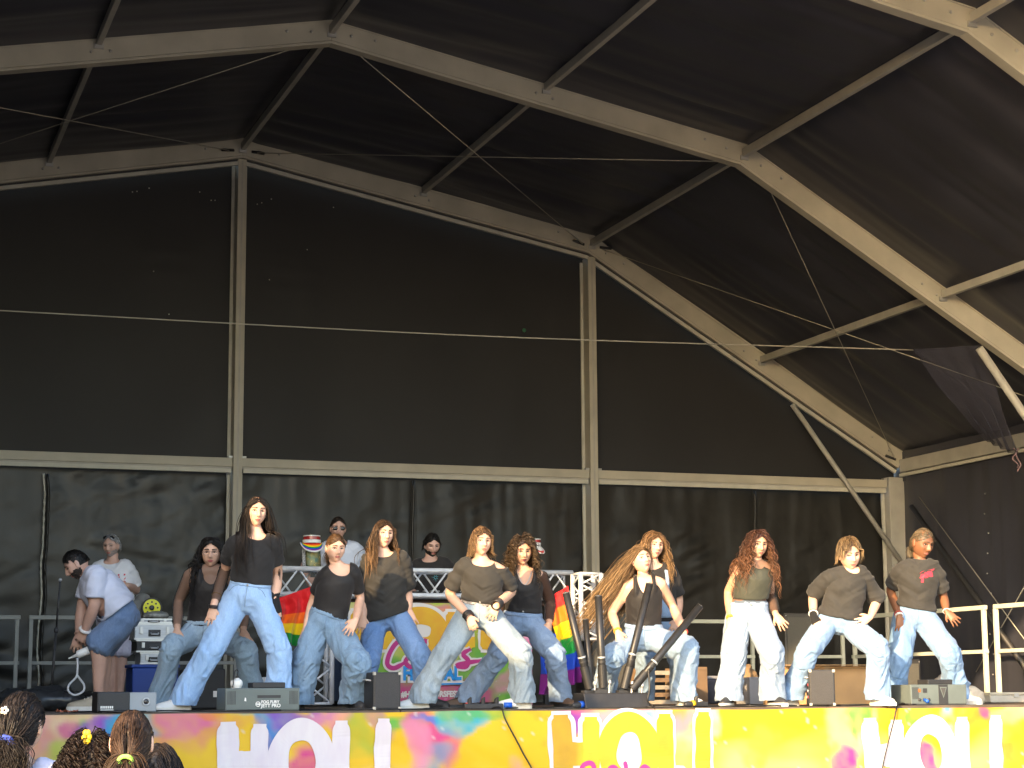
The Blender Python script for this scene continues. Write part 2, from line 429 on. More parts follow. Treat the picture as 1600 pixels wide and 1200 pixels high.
# rope across the stage and the cloth hanging from it
ra = W(-60, 482, -B+.35); rb = W(1428, 547, -B+.35); rc = W(1534, 541, -B+.1)
mid = catmull([ra, (ra+rb)/2+np.array([0, 0, -.055]), rb], 40)
rope = obj('hanging_rope', tube(mid, .007, 6), mat('pale_rope', (.34, .32, .27), .8), None, smooth=True)
tag(rope, 'thin pale rope stretched across the stage below the roof', 'rope')
def clothfn(u, v):
    top = ra[None]*0+W(1424, 546, -B+.35)[None]*(1-u)[:, None]+W(1536, 539, -B+.1)[None]*u[:, None]
    bot = W(1546, 690, -B+.2)[None]*(1-u)[:, None]+W(1590, 712, -B-.1)[None]*u[:, None]
    P = top*(1-v)[:, None]+bot*v[:, None]
    P[:, 1] += .05*np.sin(u*24+v*2)*(.25+v)+.03*fbm(np.stack([u*4, v*3, 0*u], 1), 2)
    P[:, 2] += -.10*np.sin(v*3.14)*(1-u)*.4
    return P
hc = obj('hanging_cloth', grid(60, 40, clothfn), mat('navy_mesh_cloth', (.020, .020, .034), .85, var=.15, bump=.3, bscale=90, alpha=.72), None, smooth=True)
tag(hc, 'dark blue mesh cloth hanging bunched from the roof at right', 'cloth')
def ribbon(seed):
    t = np.linspace(0, 1, 26); p = W(1584+seed*5, 700, -B-.1)
    P = np.stack([p[0]+.03*np.sin(t*9+seed*2)+.02*t, 0*t+p[1]+.01*np.cos(t*11), p[2]-t*(.24+.05*seed)], 1)
    return tube(P, .009, 6)
rbn = obj('ribbon', join([ribbon(0), ribbon(1)]), mat('pink_ribbon', (.16, .10, .11), .7), None, smooth=True)
tag(rbn, 'pale pink ribbon dangling below the dark hanging cloth', 'ribbon')
# ============================================================ people
CR = np.array([math.cos(YAW), -math.sin(YAW), 0.0])      # picture right, on the floor
CF = np.array([-math.sin(YAW), -math.cos(YAW), 0.0])     # towards the camera, on the floor
UZ = np.array([0, 0, 1.0])
def remesh(parts, vox, smooth=3):
    v, f = join(parts)
    me = bpy.data.meshes.new('tmp'); me.from_pydata(v.tolist(), [], f); o = bpy.data.objects.new('tmp', me); COL.objects.link(o)
    m1 = o.modifiers.new('r', 'REMESH'); m1.mode = 'VOXEL'; m1.voxel_size = vox
    if smooth:
        m2 = o.modifiers.new('s', 'SMOOTH'); m2.factor = .5; m2.iterations = smooth
    dg = bpy.context.evaluated_depsgraph_get(); e = o.evaluated_get(dg); em = e.to_mesh()
    n = len(em.vertices); V = np.empty(n*3, np.float32); em.vertices.foreach_get('co', V); V = V.reshape(-1, 3).astype(float)
    N = np.empty(n*3, np.float32); em.vertices.foreach_get('normal', N); N = N.reshape(-1, 3).astype(float)
    li = np.empty(len(em.loops), np.int32); em.loops.foreach_get('vertex_index', li)
    ls = np.empty(len(em.polygons), np.int32); em.polygons.foreach_get('loop_start', ls)
    lt = np.empty(len(em.polygons), np.int32); em.polygons.foreach_get('loop_total', lt)
    F = [tuple(li[a:a+b].tolist()) for a, b in zip(ls, lt)]
    e.to_mesh_clear(); bpy.data.objects.remove(o); bpy.data.meshes.remove(me)
    return V, F, N
def cut(V, F, keep):                   # keep(V centres) -> mask; drops the other faces
    idx = np.array([[q[0], q[1], q[2], q[-1]] for q in F]); c = V[idx].mean(1); k = keep(c)
    F = [q for q, b in zip(F, k) if b]; used = np.unique([i for q in F for i in q]); mp = -np.ones(len(V), int); mp[used] = np.arange(len(used))
    return V[used], [tuple(int(mp[i]) for i in q) for q in F]
def smooth_rim(V, F, it=10):
    E = {}
    for q in F:
        for a, b in zip(q, q[1:]+q[:1]):
            k = (a, b) if a < b else (b, a); E[k] = E.get(k, 0)+1
    be = np.array([k for k, n in E.items() if n == 1])
    if len(be) == 0: return V
    V = V.copy(); n = len(V)
    for _ in range(it):
        S_ = np.zeros((n, 3)); c = np.zeros(n)
        for a, b in ((0, 1), (1, 0)):
            np.add.at(S_, be[:, a], V[be[:, b]]); np.add.at(c, be[:, a], 1)
        m = c > 1; V[m] = V[m]*.4+.6*S_[m]/c[m][:, None]
    return V
def loft(P, rx, ry, side, n=18, cap=True, dense=0, shear=False):
    P = np.asarray(P, float); rx = np.asarray(rx, float); ry = np.asarray(ry, float); side = np.asarray(side, float)
    if side.ndim == 1: side = np.repeat(side[None], len(P), 0)
    if dense:
        k = dense; P = catmull(P, k); rx = catmull(rx[:, None], k)[:, 0]; ry = catmull(ry[:, None], k)[:, 0]; side = catmull(side, k)
    T = np.gradient(P, axis=0); T /= np.linalg.norm(T, axis=1)[:, None]+1e-9
    if cap:                            # rounded ends
        h0 = min(rx[0], ry[0])*.5; h1 = min(rx[-1], ry[-1])*.5
        P = np.vstack([P[0]-T[0]*h0, P[0]-T[0]*h0*.6, P, P[-1]+T[-1]*h1*.6, P[-1]+T[-1]*h1])
        rx = np.r_[rx[0]*.35, rx[0]*.8, rx, rx[-1]*.8, rx[-1]*.35]; ry = np.r_[ry[0]*.35, ry[0]*.8, ry, ry[-1]*.8, ry[-1]*.35]
        side = np.vstack([side[:1], side[:1], side, side[-1:], side[-1:]]); T = np.vstack([T[:1], T[:1], T, T[-1:], T[-1:]])
    ang = np.linspace(0, 2*math.pi, n, endpoint=False); V = []
    for i in range(len(P)):
        s = norm(side[i]) if shear else norm(side[i]-T[i]*(side[i]@T[i])); fwd = norm(np.cross(s, T[i]))
        V.append(P[i]+np.cos(ang)[:, None]*s*rx[i]+np.sin(ang)[:, None]*fwd*ry[i])
    V = np.concatenate(V); F = []; m = len(P)
    for i in range(m-1):
        for k in range(n): F.append((i*n+k, i*n+(k+1) % n, (i+1)*n+(k+1) % n, (i+1)*n+k))
    F.append(tuple(range(n-1, -1, -1))); F.append(tuple((m-1)*n+k for k in range(n)))
    return V, F
def perp(t):
    s = np.cross(t, UZ)
    if np.linalg.norm(s) < .15: s = np.cross(t, CF)
    return norm(s)
def limb(P, r, dense=10, n=14):
    P = np.asarray(P, float); s = perp(P[-1]-P[0]); return loft(P, r, r, s, n, True, dense)

def sstep(a, b, x):
    t = np.clip((x-a)/(b-a), 0, 1); return t*t*(3-2*t)
def make_head():
    nu, nv = 84, 66; V, F = ellipsoid((0, 0, 0), 1, 1, 1, nu, nv)
    s = V.copy(); x = .0735*s[:, 0]; y = .094*s[:, 1]; z = .113*s[:, 2]
    t = np.clip(-z/.113, 0, 1); front = sstep(.15, -.55, s[:, 1])
    x = x*(1-.30*t**2.2)*(1+.03*np.exp(-((z-.05)/.05)**2)); y = np.where(y > 0, y*(1-.5*t**1.3)*1.04, y*(1-.10*t))
    x = np.where(t > .55, x*(1-.25*(t-.55)), x)
    y = np.where(y < -.055, -.055+(y+.055)*.72, y)
    ax = np.abs(x); G = lambda c, w: np.exp(-((c)/w)**2)
    dy = 0
    nz = np.where(z > -.036, sstep(.022, -.034, z), sstep(-.052, -.038, z))
    dy = dy-.027*G(x, .0095+.006*sstep(0, -.036, z))*(.12+.88*nz)*sstep(.03, .0, z)*(z > -.06)
    dy = dy-.006*G(ax-.012, .007)*G(z+.038, .009)
    dy = dy+.011*G(ax-.031, .017)*G(z-.001, .013)-.005*G(ax-.027, .022)*G(z-.021, .008)
    dy = dy-.006*G(ax-.044, .018)*G(z+.026, .018)-.0075*G(x, .025)*G(z+.066, .015)+.005*G(x, .024)*G(z+.0655, .0035)
    dy = dy-.009*G(x, .022)*G(z+.100, .016)+.004*G(x, .03)*G(z+.083, .007)
    y = y+dy*front
    V = np.stack([x, y, z], 1)
    parts = [(V, F)]
    for sgn in (-1, 1):
        e = ellipsoid((sgn*.0755, .008, -.006), .008, .018, .031, 12, 8)
        parts.append((e[0]+np.array([0, .006, 0])*(e[0][:, 2:3]+.006)*8, e[1]))
    return join(parts), (V, F), s
HEAD, HEAD0, HEADDIR = make_head()
HBVH = BVHTree.FromPolygons([Vector(p) for p in HEAD0[0]], HEAD0[1])
def face_y(x, z):
    h = HBVH.ray_cast(Vector((x, -.4, z)), Vector((0, 1, 0)))[0]
    return h.y if h else -.08
def scalp_mask(d, low=-.42, front=.50):
    sx_, sy_, sz_ = d[:, 0], d[:, 1], d[:, 2]
    line = np.where(sy_ < -.35, front+.10-.42*np.abs(sx_), np.where(sy_ < .15, front-.10+(sy_+.35)*-1.2, low))
    return sz_ > line
def Rmat(yaw, pitch, roll):
    Bm = np.stack([CR, -CF, UZ], 1)
    y, p, r = R(yaw), R(pitch), R(roll)
    Rz = np.array([[math.cos(y), -math.sin(y), 0], [math.sin(y), math.cos(y), 0], [0, 0, 1]])
    Rx = np.array([[1, 0, 0], [0, math.cos(p), -math.sin(p)], [0, math.sin(p), math.cos(p)]])
    Ry = np.array([[math.cos(r), 0, math.sin(r)], [0, 1, 0], [-math.sin(r), 0, math.cos(r)]])
    return Bm@Rz@Rx@Ry

def skinmat(name, c):
    return mat(name, c, .48, var=.10, vscale=9, bump=.04, bscale=120, spec=.4)
SK = {'fair': skinmat('fair_skin', (.66, .40, .285)), 'tan': skinmat('tan_skin', (.54, .31, .205)), 'olive': skinmat('olive_skin', (.56, .35, .255)), 'brown': skinmat('brown_skin', (.20, .088, .046)), 'ruddy': skinmat('ruddy_skin', (.56, .345, .27))}
def hairmat(name, c):
    return mat(name, c, .48, attr='tint', spec=.3, var=.35, vscale=40, stretch=(1, 1, .25))
HM = hairmat('hair_strands', (.1, .06, .03))
m_eyew = mat('eye_white', (.50, .46, .43), .25); m_iris = mat('dark_iris', (.02, .012, .008), .15); m_lash = mat('dark_lashes', (.012, .009, .008), .6)
def denim(name, c, fade=.5):
    m = mat(name, c, .85, spec=.2, sheen=.15)
    nt = m.node_tree; b = nt.nodes['Principled BSDF']; mp = [n for n in nt.nodes if n.type == 'MAPPING'][0]; mp.inputs['Scale'].default_value = (1.6, 1.6, .6)
    n1 = nt.nodes.new('ShaderNodeTexNoise'); n1.inputs['Scale'].default_value = 3.2; n1.inputs['Detail'].default_value = 6; n1.inputs['Roughness'].default_value = .6
    n2 = nt.nodes.new('ShaderNodeTexNoise'); n2.inputs['Scale'].default_value = 90; n2.inputs['Detail'].default_value = 2
    nt.links.new(mp.outputs[0], n1.inputs[0]); nt.links.new(mp.outputs[0], n2.inputs[0])
    rp = nt.nodes.new('ShaderNodeValToRGB'); e = rp.color_ramp.elements
    e[0].position = .32; e[1].position = .70; e[0].color = (*[x*.86 for x in c], 1); e[1].color = (*[min(.9, x+(.75-x)*fade*.20) for x in c], 1)
    nt.links.new(n1.outputs[0], rp.inputs[0])
    mx = nt.nodes.new('ShaderNodeMix'); mx.data_type = 'RGBA'; mx.blend_type = 'OVERLAY'; mx.inputs[0].default_value = .22
    nt.links.new(rp.outputs[0], mx.inputs[6]); nt.links.new(n2.outputs[0], mx.inputs[7]); nt.links.new(mx.outputs[2], b.inputs['Base Color'])
    bp = nt.nodes.new('ShaderNodeBump'); bp.inputs['Strength'].default_value = .55; bp.inputs['Distance'].default_value = .008
    n3 = nt.nodes.new('ShaderNodeTexNoise'); n3.inputs['Scale'].default_value = 16; n3.inputs['Detail'].default_value = 4
    nt.links.new(mp.outputs[0], n3.inputs[0]); nt.links.new(n3.outputs[0], bp.inputs['Height']); nt.links.new(bp.outputs[0], b.inputs['Normal'])
    return m
def cloth(name, c, alpha=1.0, rough=.85, var=.12):
    return mat(name, c, rough, var=var, vscale=7, bump=.22, bscale=22, spec=.25, sheen=.1, alpha=alpha)
m_stitch = mat('seam_stitching', (.14, .20, .30), .9)
m_white_sh = mat('white_trainer', (.72, .70, .66), .55, var=.06, vscale=20, bump=.08, bscale=60)
m_sole_w = mat('white_rubber_sole', (.66, .64, .58), .6, var=.1, vscale=15)
m_black_sh = mat('black_trainer', (.03, .03, .033), .6, var=.2, vscale=15, bump=.1, bscale=60)
m_tan_sh = mat('tan_trainer', (.42, .36, .27), .7, var=.15, vscale=14, bump=.1, bscale=60)
m_brown_sh = mat('brown_shoe', (.12, .075, .05), .6, var=.2, vscale=14)

def hand_shape(w, tip, thumb, S, curl=.35, spread=1.0, normal=None, fist=False):
    d = norm(tip-w); n = norm(normal) if normal is not None else CF
    n = norm(n-d*(n@d)); c = np.cross(d, n); L = .172*S        # n: back of the hand, c: across
    if (c@thumb) < 0: c = -c                                   # thumb lies on +c
    P = []
    pal = [w-d*.012, w+d*.02*S, w+d*.055*S, w+d*.088*S]
    P.append(loft(pal, np.array([.023, .029, .037, .036])*S, np.array([.018, .0165, .015, .012])*S, c, 14, True, 8))
    offs = (.028, .0095, -.0095, -.027); lens = (.066, .075, .070, .055); angs = (.20, .05, -.10, -.26)
    for o, l, a in zip(offs, lens, angs):
        b = w+d*(.080 if abs(o) < .02 else .076)*S+c*o*S; a = a*spread
        dd = norm(d*math.cos(a)+c*math.sin(a)); pts = [b-dd*.012*S, b]; cu = 0; p = b
        cs = 1.15 if fist else curl
        for seg in (.45, .32, .25):
            cu += cs*(1.0 if seg < .45 else .6); q = norm(dd*math.cos(cu)-n*math.sin(cu)); p = p+q*l*seg*S; pts.append(p)
        P.append(limb(pts, np.array([.0092, .009, .0082, .0076, .0062])*S, 10, 10))
    tb = w+d*.022*S+c*.022*S; td = norm(d*.72+c*.72-n*.2); t2 = norm(d*.92+c*.35-n*.3)
    P.append(limb([tb-td*.01*S, tb, tb+td*.036*S, tb+td*.036*S+t2*.028*S], np.array([.013, .0125, .0100, .0072])*S, 9, 10))
    return remesh(P, .0042, 1)[:2]

def hair_strands(o, c, col, hp, torso, parent, scale, seed):
    """hp: dict(length, n, flow, curl, r, part, back, spread, low, front)"""
    rng = np.random.default_rng(seed); Rm = o; hs = scale
    n = int(hp.get('n', 260)*(2.2 if hp.get('curl', 0) < .008 else 1.8)); k = 9000
    i = np.arange(k)+.5; ph = np.arccos(1-2*i/k); th = math.pi*(1+5**.5)*i
    d = np.stack([np.cos(th)*np.sin(ph), np.sin(th)*np.sin(ph), np.cos(ph)], 1)
    d = d[scalp_mask(d, hp.get('low', -.42), hp.get('front', .46))]; d = d[rng.permutation(len(d))[:n]]; n = len(d)
    sem = np.array([.0755, .098, .117])*hs*hp.get('vol', 1.03)
    cl = d*sem
    part = hp.get('part', 0.0)*hs
    sd = np.sign(cl[:, 0]-part); sd[sd == 0] = 1
    v = np.stack([sd*(hp.get('out', .6)-.3*np.abs(d[:, 0])), hp.get('back', .35)+.0*sd, -.15-.5*np.abs(d[:, 0])], 1)+rng.normal(0, .12, (n, 3))
    gl = Rm.T@np.array([0, 0, -1.0]); fl = Rm.T@(CR*hp.get('flow', (0, 0, 0))[0]+CF*hp.get('flow', (0, 0, 0))[1]+UZ*hp.get('flow', (0, 0, 0))[2])
    Ls = hp['length']*(1+rng.normal(0, hp.get('lvar', .12), n)); steps = hp.get('steps', 11 if hp.get('curl', 0) > .008 else 15)
    p = cl.copy(); path = [p.copy()]; lift = 1.0+rng.random(n)*hp.get('puff', .10)
    tie = hp.get('tie')                 # local point hair is gathered at
    for q in range(steps):
        st = Ls/steps; w = min(1, q/5)
        if tie is not None and q < steps*.45:
            tgt = np.array(tie)*hs-p; v = v*.45+.8*tgt/(np.linalg.norm(tgt, axis=1)[:, None]+1e-6)
        else:
            v = v*.72+gl*(.20+.25*w)+fl*(.15+.25*w)
        v = v+rng.normal(0, hp.get('jit', .05), (n, 3))
        if tie is not None and q < steps*.45:
            st = np.minimum(st*2.2, np.linalg.norm(np.array(tie)*hs-p, axis=1)*.5+.002)
        v /= np.linalg.norm(v, axis=1)[:, None]+1e-9; p = p+v*st[:, None]
        e = p/(sem*lift[:, None]); r = np.linalg.norm(e, axis=1); ins = r < 1
        p[ins] = (e[ins]/r[ins][:, None])*(sem*lift[ins][:, None])
        # keep the face clear
        if hp.get('face_clear', True):
            fz = (p[:, 1] < -.055*hs) & (np.abs(p[:, 0]) < .070*hs) & (p[:, 2] < .045*hs) & (p[:, 2] > -.20*hs)
            p[fz, 0] = np.where(p[fz, 0] > part, .071*hs, -.071*hs)
        pw = p@Rm.T+c
        for (tc, ta, ts) in torso:     # stay outside shoulders and chest
            l = (pw-tc)@ta; e = l/ts; r = np.linalg.norm(e, axis=1); ins = r < 1.0
            l[ins] = e[ins]/r[ins][:, None]*ts; pw = l@ta.T+tc
        p = (pw-c)@Rm; path.append(p.copy())
    P = np.stack(path, 1)              # n, steps+1, 3
    if hp.get('curl'):
        m = steps*2+1; t0 = np.linspace(0, 1, steps+1); t1 = np.linspace(0, 1, m)
        P = np.stack([np.stack([np.interp(t1, t0, P[a, :, b]) for b in range(3)], 1) for a in range(n)])
        f = hp.get('turns', 6)*rng.uniform(.8, 1.25, n); a0 = rng.uniform(0, 6.28, n); am = hp['curl']*np.clip(t1*4, 0, 1)
        w_ = 2*math.pi*f[:, None]*t1[None]+a0[:, None]
        P[:, :, 0] += am*np.cos(w_); P[:, :, 1] += am*np.sin(w_); P[:, :, 2] += am*.3*np.cos(w_+1)
    n, m, _ = P.shape; P = P@Rm.T+c
    T = np.gradient(P, axis=1); T /= np.linalg.norm(T, axis=2)[:, :, None]+1e-9
    ref = np.cross(T, np.array([.3, .5, .8])); ref /= np.linalg.norm(ref, axis=2)[:, :, None]+1e-9; u = np.cross(T, ref)
    t = np.linspace(0, 1, m); r0 = hp.get('r', .0065)*.60*rng.uniform(.35, 1.5, n)
    r0 = r0*(.78 if hp.get('curl', 0) < .008 else .9)
    rad = r0[:, None]*np.interp(t, [0, .1, .7, 1], [.7, 1, .9, .15])[None]
    NS = 3; ang = np.arange(NS)*2*math.pi/NS
    V = P[:, :, None, :]+rad[:, :, None, None]*(np.cos(ang)[None, None, :, None]*ref[:, :, None, :]+.6*np.sin(ang)[None, None, :, None]*u[:, :, None, :])
    F = []; base = np.arange(n)*(m*NS)
    quad = [(i*NS+k, i*NS+(k+1) % NS, (i+1)*NS+(k+1) % NS, (i+1)*NS+k) for i in range(m-1) for k in range(NS)]
    for b0 in base: F += [(b0+a, b0+b, b0+cc, b0+dd) for a, b, cc, dd in quad]
    V = V.reshape(-1, 3)
    c0 = np.array(col); tip = np.array(hp.get('tip', col)); sh = np.exp(rng.normal(-.1, .45, n)).clip(.3, 2.2)
    cols = (c0[None, None]*(1-t[None, :, None]**1.5)+tip[None, None]*t[None, :, None]**1.5)*sh[:, None, None]
    cols = np.repeat(cols[:, :, None, :], NS, 2).reshape(-1, 3)
    # cap on the skull
    keepf = []; hv, hf = HEAD0; msk = scalp_mask(HEADDIR, hp.get('low', -.42)-.04, hp.get('front', .46)-.02)
    used = {}; cv = []
    for q in hf:
        if all(msk[i] for i in q):
            t_ = []
            for i_ in q:
                if i_ not in used:
                    used[i_] = len(cv); cv.append(hv[i_])
                t_.append(used[i_])
            keepf.append(tuple(t_))
    cv = np.array(cv)*hs*hp.get('vol', 1.03)*1.005; cv = cv+.003*fbm(cv*90, 2)[:, None]*norm3(cv)
    cw = cv@Rm.T+c; ccol = np.repeat((c0*.75)[None], len(cw), 0)*(1+.3*fbm(cv*np.array([120, 30, 30]), 2))[:, None]
    Vj, Fj = join([(V, F), (cw, keepf)])
    ho = obj('hair', (Vj, Fj), HM, parent, smooth=True)
    color_attr(ho, np.clip(np.concatenate([cols, ccol]), 0.002, 1))
    return ho
def norm3(a):
    return a/(np.linalg.norm(a, axis=1)[:, None]+1e-9)

def shoe(ank, ang, S, m, sole, parent, z0=0.0, L=.28):
    d = CF*math.cos(R(ang))+CR*math.sin(R(ang)); s = np.cross(d, UZ); a = np.array([ank[0], ank[1], z0])
    L = L*S; heel = a-d*.065*S
    st = np.array([0, .06, .2, .38, .58, .78, .92, 1.0])*L
    wd = np.array([.018, .030, .033, .034, .041, .043, .034, .016])*S
    ht = np.array([.070, .090, .098, .080, .060, .047, .036, .022])*S
    V = []; n = 14; ang_ = np.linspace(0, math.pi, n)
    for t, w, h in zip(st, wd, ht):
        p = heel+d*t+UZ*.022*S
        V.append(p+np.cos(ang_)[:, None]*s*w*(1-.25*np.sin(ang_)[:, None])+np.sin(ang_)[:, None]**.8*UZ*h)
    V = np.concatenate(V); m_ = len(st); F = [(i*n+k, (i+1)*n+k, (i+1)*n+k+1, i*n+k+1) for i in range(m_-1) for k in range(n-1)]
    F += [tuple(i*n for i in range(m_))+tuple(i*n+n-1 for i in range(m_-1, -1, -1)), tuple(range(n)), tuple((m_-1)*n+k for k in range(n-1, -1, -1))]
    so_ = obj('shoe', (V, F), m, parent, smooth=True)
    u = np.linspace(0, 2*math.pi, 28, endpoint=False); ux = .5-.5*np.cos(u)
    wv = np.interp(ux, st/L, wd)*1.12*np.sign(np.sin(u)); ring = heel[None]+d[None]*((ux*1.04-.02)*L)[:, None]+s[None]*wv[:, None]
    V2 = np.concatenate([ring+UZ*.001, ring+UZ*.030*S]); F2 = [(i, (i+1) % 28, 28+(i+1) % 28, 28+i) for i in range(28)]+[tuple(range(27, -1, -1)), tuple(range(28, 56))]
    obj('sole', (V2, F2), sole, so_)
    # laces
    lp = []
    for q in (.42, .5, .58):
        h = np.interp(q, st/L, ht); w = np.interp(q, st/L, wd)*.55; p = heel+d*q*L+UZ*(.022*S+h*.99)
        lp.append(tube([p-s*w-UZ*.008, p+UZ*.004, p+s*w-UZ*.008], .003, 5))
    obj('laces', join(lp), sole, so_)
    return so_

def ringband(c, axis, r, h, m, parent, name='bracelet', k=1):
    axis = norm(axis); s = perp(axis); u = np.cross(axis, s); P = []
    for q in range(k):
        a = np.linspace(0, 2*math.pi, 18, endpoint=False); cc = c+axis*(q-(k-1)/2)*h*1.15
        P.append(tube(cc+r*(np.cos(a)[:, None]*s+np.sin(a)[:, None]*u), h/2, 6, closed=True))
    return obj(name, join(P), m, parent, smooth=True)

def person(label, Y, J, S=1.0, skin='fair', head=(0, 0, 0), hs=None, hair=None, haircol=(.03, .018, .012), top=None, bottom=None, shoes=None, feet=(0, 0), toe=(-20, 20), group=None, male=False, sheer=None, lips=(.42, .13, .11), glasses=None, extras=None, hands=None, facing=None, seed=1, depth=None, floor=0.0, brow=None, beard=None, legs=True, name='person', waist=None, tilt=0.0, vox=1.0):
    d0 = depth if depth else depth_at(J['pv'][0], Y)
    P3 = {}
    def put(k, auto=0.0):
        v = J[k]; dz = v[2] if len(v) > 2 else auto
        P3[k] = Wd(v[0], v[1], d0-dz); return dz
    ofs = {}
    for k in ('hd', 'nk', 'sl', 'sr', 'pv'): ofs[k] = put(k)
    def auto_joint(k, par, want, sign):
        base = ofs[par]
        if len(J[k]) > 2: ofs[k] = put(k); return
        P3[k] = Wd(J[k][0], J[k][1], d0-base); l = np.linalg.norm(P3[k]-P3[par]); e = sign*min(.26, math.sqrt(max(0, want**2-l**2)))
        ofs[k] = base+e; P3[k] = Wd(J[k][0], J[k][1], d0-ofs[k])
    for s in 'lr':
        auto_joint('e'+s, 's'+s, .255*S, -1); auto_joint('w'+s, 'e'+s, .225*S, 1); auto_joint('t'+s, 'w'+s, .0, 1)
    pv, nk, hd = P3['pv'], P3['nk'], P3['hd']
    shv = norm(P3['sr']-P3['sl'])
    hv = norm(CR*math.cos(R(facing))-CF*math.sin(R(facing))) if facing is not None else norm(np.array([shv[0], shv[1], 0])+CR*.8)
    if tilt: hv = norm(hv+UZ*math.tan(R(tilt)))
    spine = norm(nk-pv); hw = .082*S if not male else .086*S
    P3['hl'] = pv-hv*hw-spine*.035*S; P3['hr'] = pv+hv*hw-spine*.035*S; ofs['hl'] = ofs['hr'] = ofs['pv']
    if legs:
        for s in 'lr':
            auto_joint('k'+s, 'h'+s, .40*S, 1)
            a = J['a'+s]; dz = a[2] if len(a) > 2 else (ofs['k'+s]*.55+ofs['pv']*.45)
            q = Wd(a[0], a[1], d0-dz); q[2] = floor+.085*S; P3['a'+s] = q
    root = thing(name, (pv[0], pv[1], floor), label, 'person', group)
    up = norm(spine)
    # ---- torso rings, reused for skin and clothes
    shm = (P3['sl']+P3['sr'])/2; sw = np.linalg.norm(P3['sr']-P3['sl'])/2
    sh_half = np.clip(sw, .10*S, .21*S)
    tc = [pv-spine*.07*S, pv, pv+(nk-pv)*.25, pv+(nk-pv)*.5, pv+(nk-pv)*.72, pv+(nk-pv)*.88, nk]
    fwd = norm(np.cross(shv, up))
    if male: rx = np.array([.15, .165, .155, .160, .172, .155, .075])*S; ry = np.array([.11, .115, .112, .115, .118, .09, .062])*S
    else: rx = np.array([.148, .158, .132, .134, .142, .122, .056])*S; ry = np.array([.105, .112, .085, .092, .100, .075, .050])*S
    if waist: rx = rx*np.array([1, 1, waist, waist, 1, 1, 1]); ry = ry*np.array([1, 1, waist, waist, 1, 1, 1])
    sides = np.array([hv, hv, norm(hv*.7+shv*.3), norm(hv*.4+shv*.6), shv, shv, shv])
    tfrac = np.array([-.1, 0, .25, .5, .72, .88, 1.0])
    def ring_at(t):
        P = np.array([np.interp(t, tfrac, np.array(tc)[:, i]) for i in range(3)]); sd = np.array([np.interp(t, tfrac, sides[:, i]) for i in range(3)])
        return P, float(np.interp(t, tfrac, rx)), float(np.interp(t, tfrac, ry)), sd
    sk = [loft(tc[1:], rx[1:]*np.array([.86, 1, 1, 1, 1, 1]), ry[1:]*np.array([.86, 1, 1, 1, 1, 1]), sides[1:], 20, True, 22, shear=True)]
    # shoulders: yoke from side to side
    ysp = [P3['sl'], P3['sl']*.6+shm*.4+spine*.015, shm+spine*.02*S, P3['sr']*.6+shm*.4+spine*.015, P3['sr']]
    ar = np.array([.052, .047, .043, .037, .040, .035, .0262])*S*(1.18 if male else 1.0)
    yr = np.array([1.0, 1.12, 1.2, 1.12, 1.0])*.048*S*(1.25 if male else 1.0)
    yoke = loft(ysp, yr, yr, up, 14, True, 12); sk.append(yoke)
    arms = {}
    for s in 'lr':
        sh, e, w = P3['s'+s], P3['e'+s], P3['w'+s]
        arms[s] = [sh, sh*.6+e*.4, sh*.2+e*.8, e, e*.65+w*.35, e*.3+w*.7, w]
        sk.append(limb(arms[s], ar, 16, 14))
    hs = (hs or 1.0)*(.99*S if S > .93 else .99*.94)
    Rm = Rmat(*head)
    nkt = hd+Rm@np.array([0, .030, -.080])*hs
    sk.append(loft([nk-spine*.05*S, nk+spine*.01, (nk+nkt)/2, nkt], np.array([.070, .052, .045, .046])*S*(1.22 if male else 1), np.array([.055, .049, .045, .046])*S*(1.18 if male else 1), shv, 16, True, 10))
    if legs and bottom and bottom.get('shorts'):
        for s in 'lr':
            h, k, a = P3['h'+s], P3['k'+s], P3['a'+s]
            sk.append(limb([h, h*.5+k*.5, k, k*.7+a*.3+ -fwd*.012, k*.3+a*.7, a], np.array([.085, .074, .058, .060, .045, .036])*S, 16, 14))
    Vb, Fb, Nb = remesh(sk, .012*vox, 4)
    parts = [(Vb, Fb)]
    hv_, hf_ = HEAD; parts.append((hv_*hs@Rm.T+hd, hf_))
    hands = hands or {}
    for s in 'lr':
        hh = hands.get(s, {}); w, t = P3['w'+s], P3['t'+s]
        th = hh.get('thumb', CR if s == 'l' else -CR)
        parts.append(hand_shape(w, t, np.array(th, float), S*(1.12 if male else .98), hh.get('curl', .22), hh.get('spread', 1.25), hh.get('normal'), hh.get('fist', False)))
    body = obj('body', join(parts), SK[skin], root, smooth=True)
    bb = 1 if brow is None else brow
    # ---- face
    bc = np.clip(np.array(haircol)*.6, .004, .2)
    for sg in (-1, 1):
        x0 = sg*.0305
        ys = face_y(x0, .001)
        ev, ef = ellipsoid((x0, ys+.0035, .0005), .0122, .0075, .0044, 14, 8)
        nw = len(ef); iv, if_ = ellipsoid((x0, ys-.0030, .0005), .0062, .0022, .0048, 10, 6)
        a = np.linspace(-1, 1, 9); lp = np.stack([x0+a*.0150, np.array([face_y(x0+q*.0150, .003) for q in a])-.001, .0005+.0062*(1-a**2)-.001], 1)
        lv, lf = tube(lp, .0028, 5); v, f = join([(ev, ef), (iv, if_), (lv, lf)])
        obj('eye', (v*hs@Rm.T+hd, f), None, body, smooth=True, mats=[m_eyew, m_iris, m_lash], fm=[0]*len(ef)+[1]*len(if_)+[2]*len(lf))
        a = np.linspace(0, 1, 9); bx = sg*(.012+.036*a); bz = .0195+.0065*np.sin(a*2.2)-.004*a
        bp = np.stack([bx, np.array([face_y(p, q) for p, q in zip(bx, bz)])-.0005, bz], 1)
        v, f = tube(bp, .0044*bb*(1-.55*a), 6)
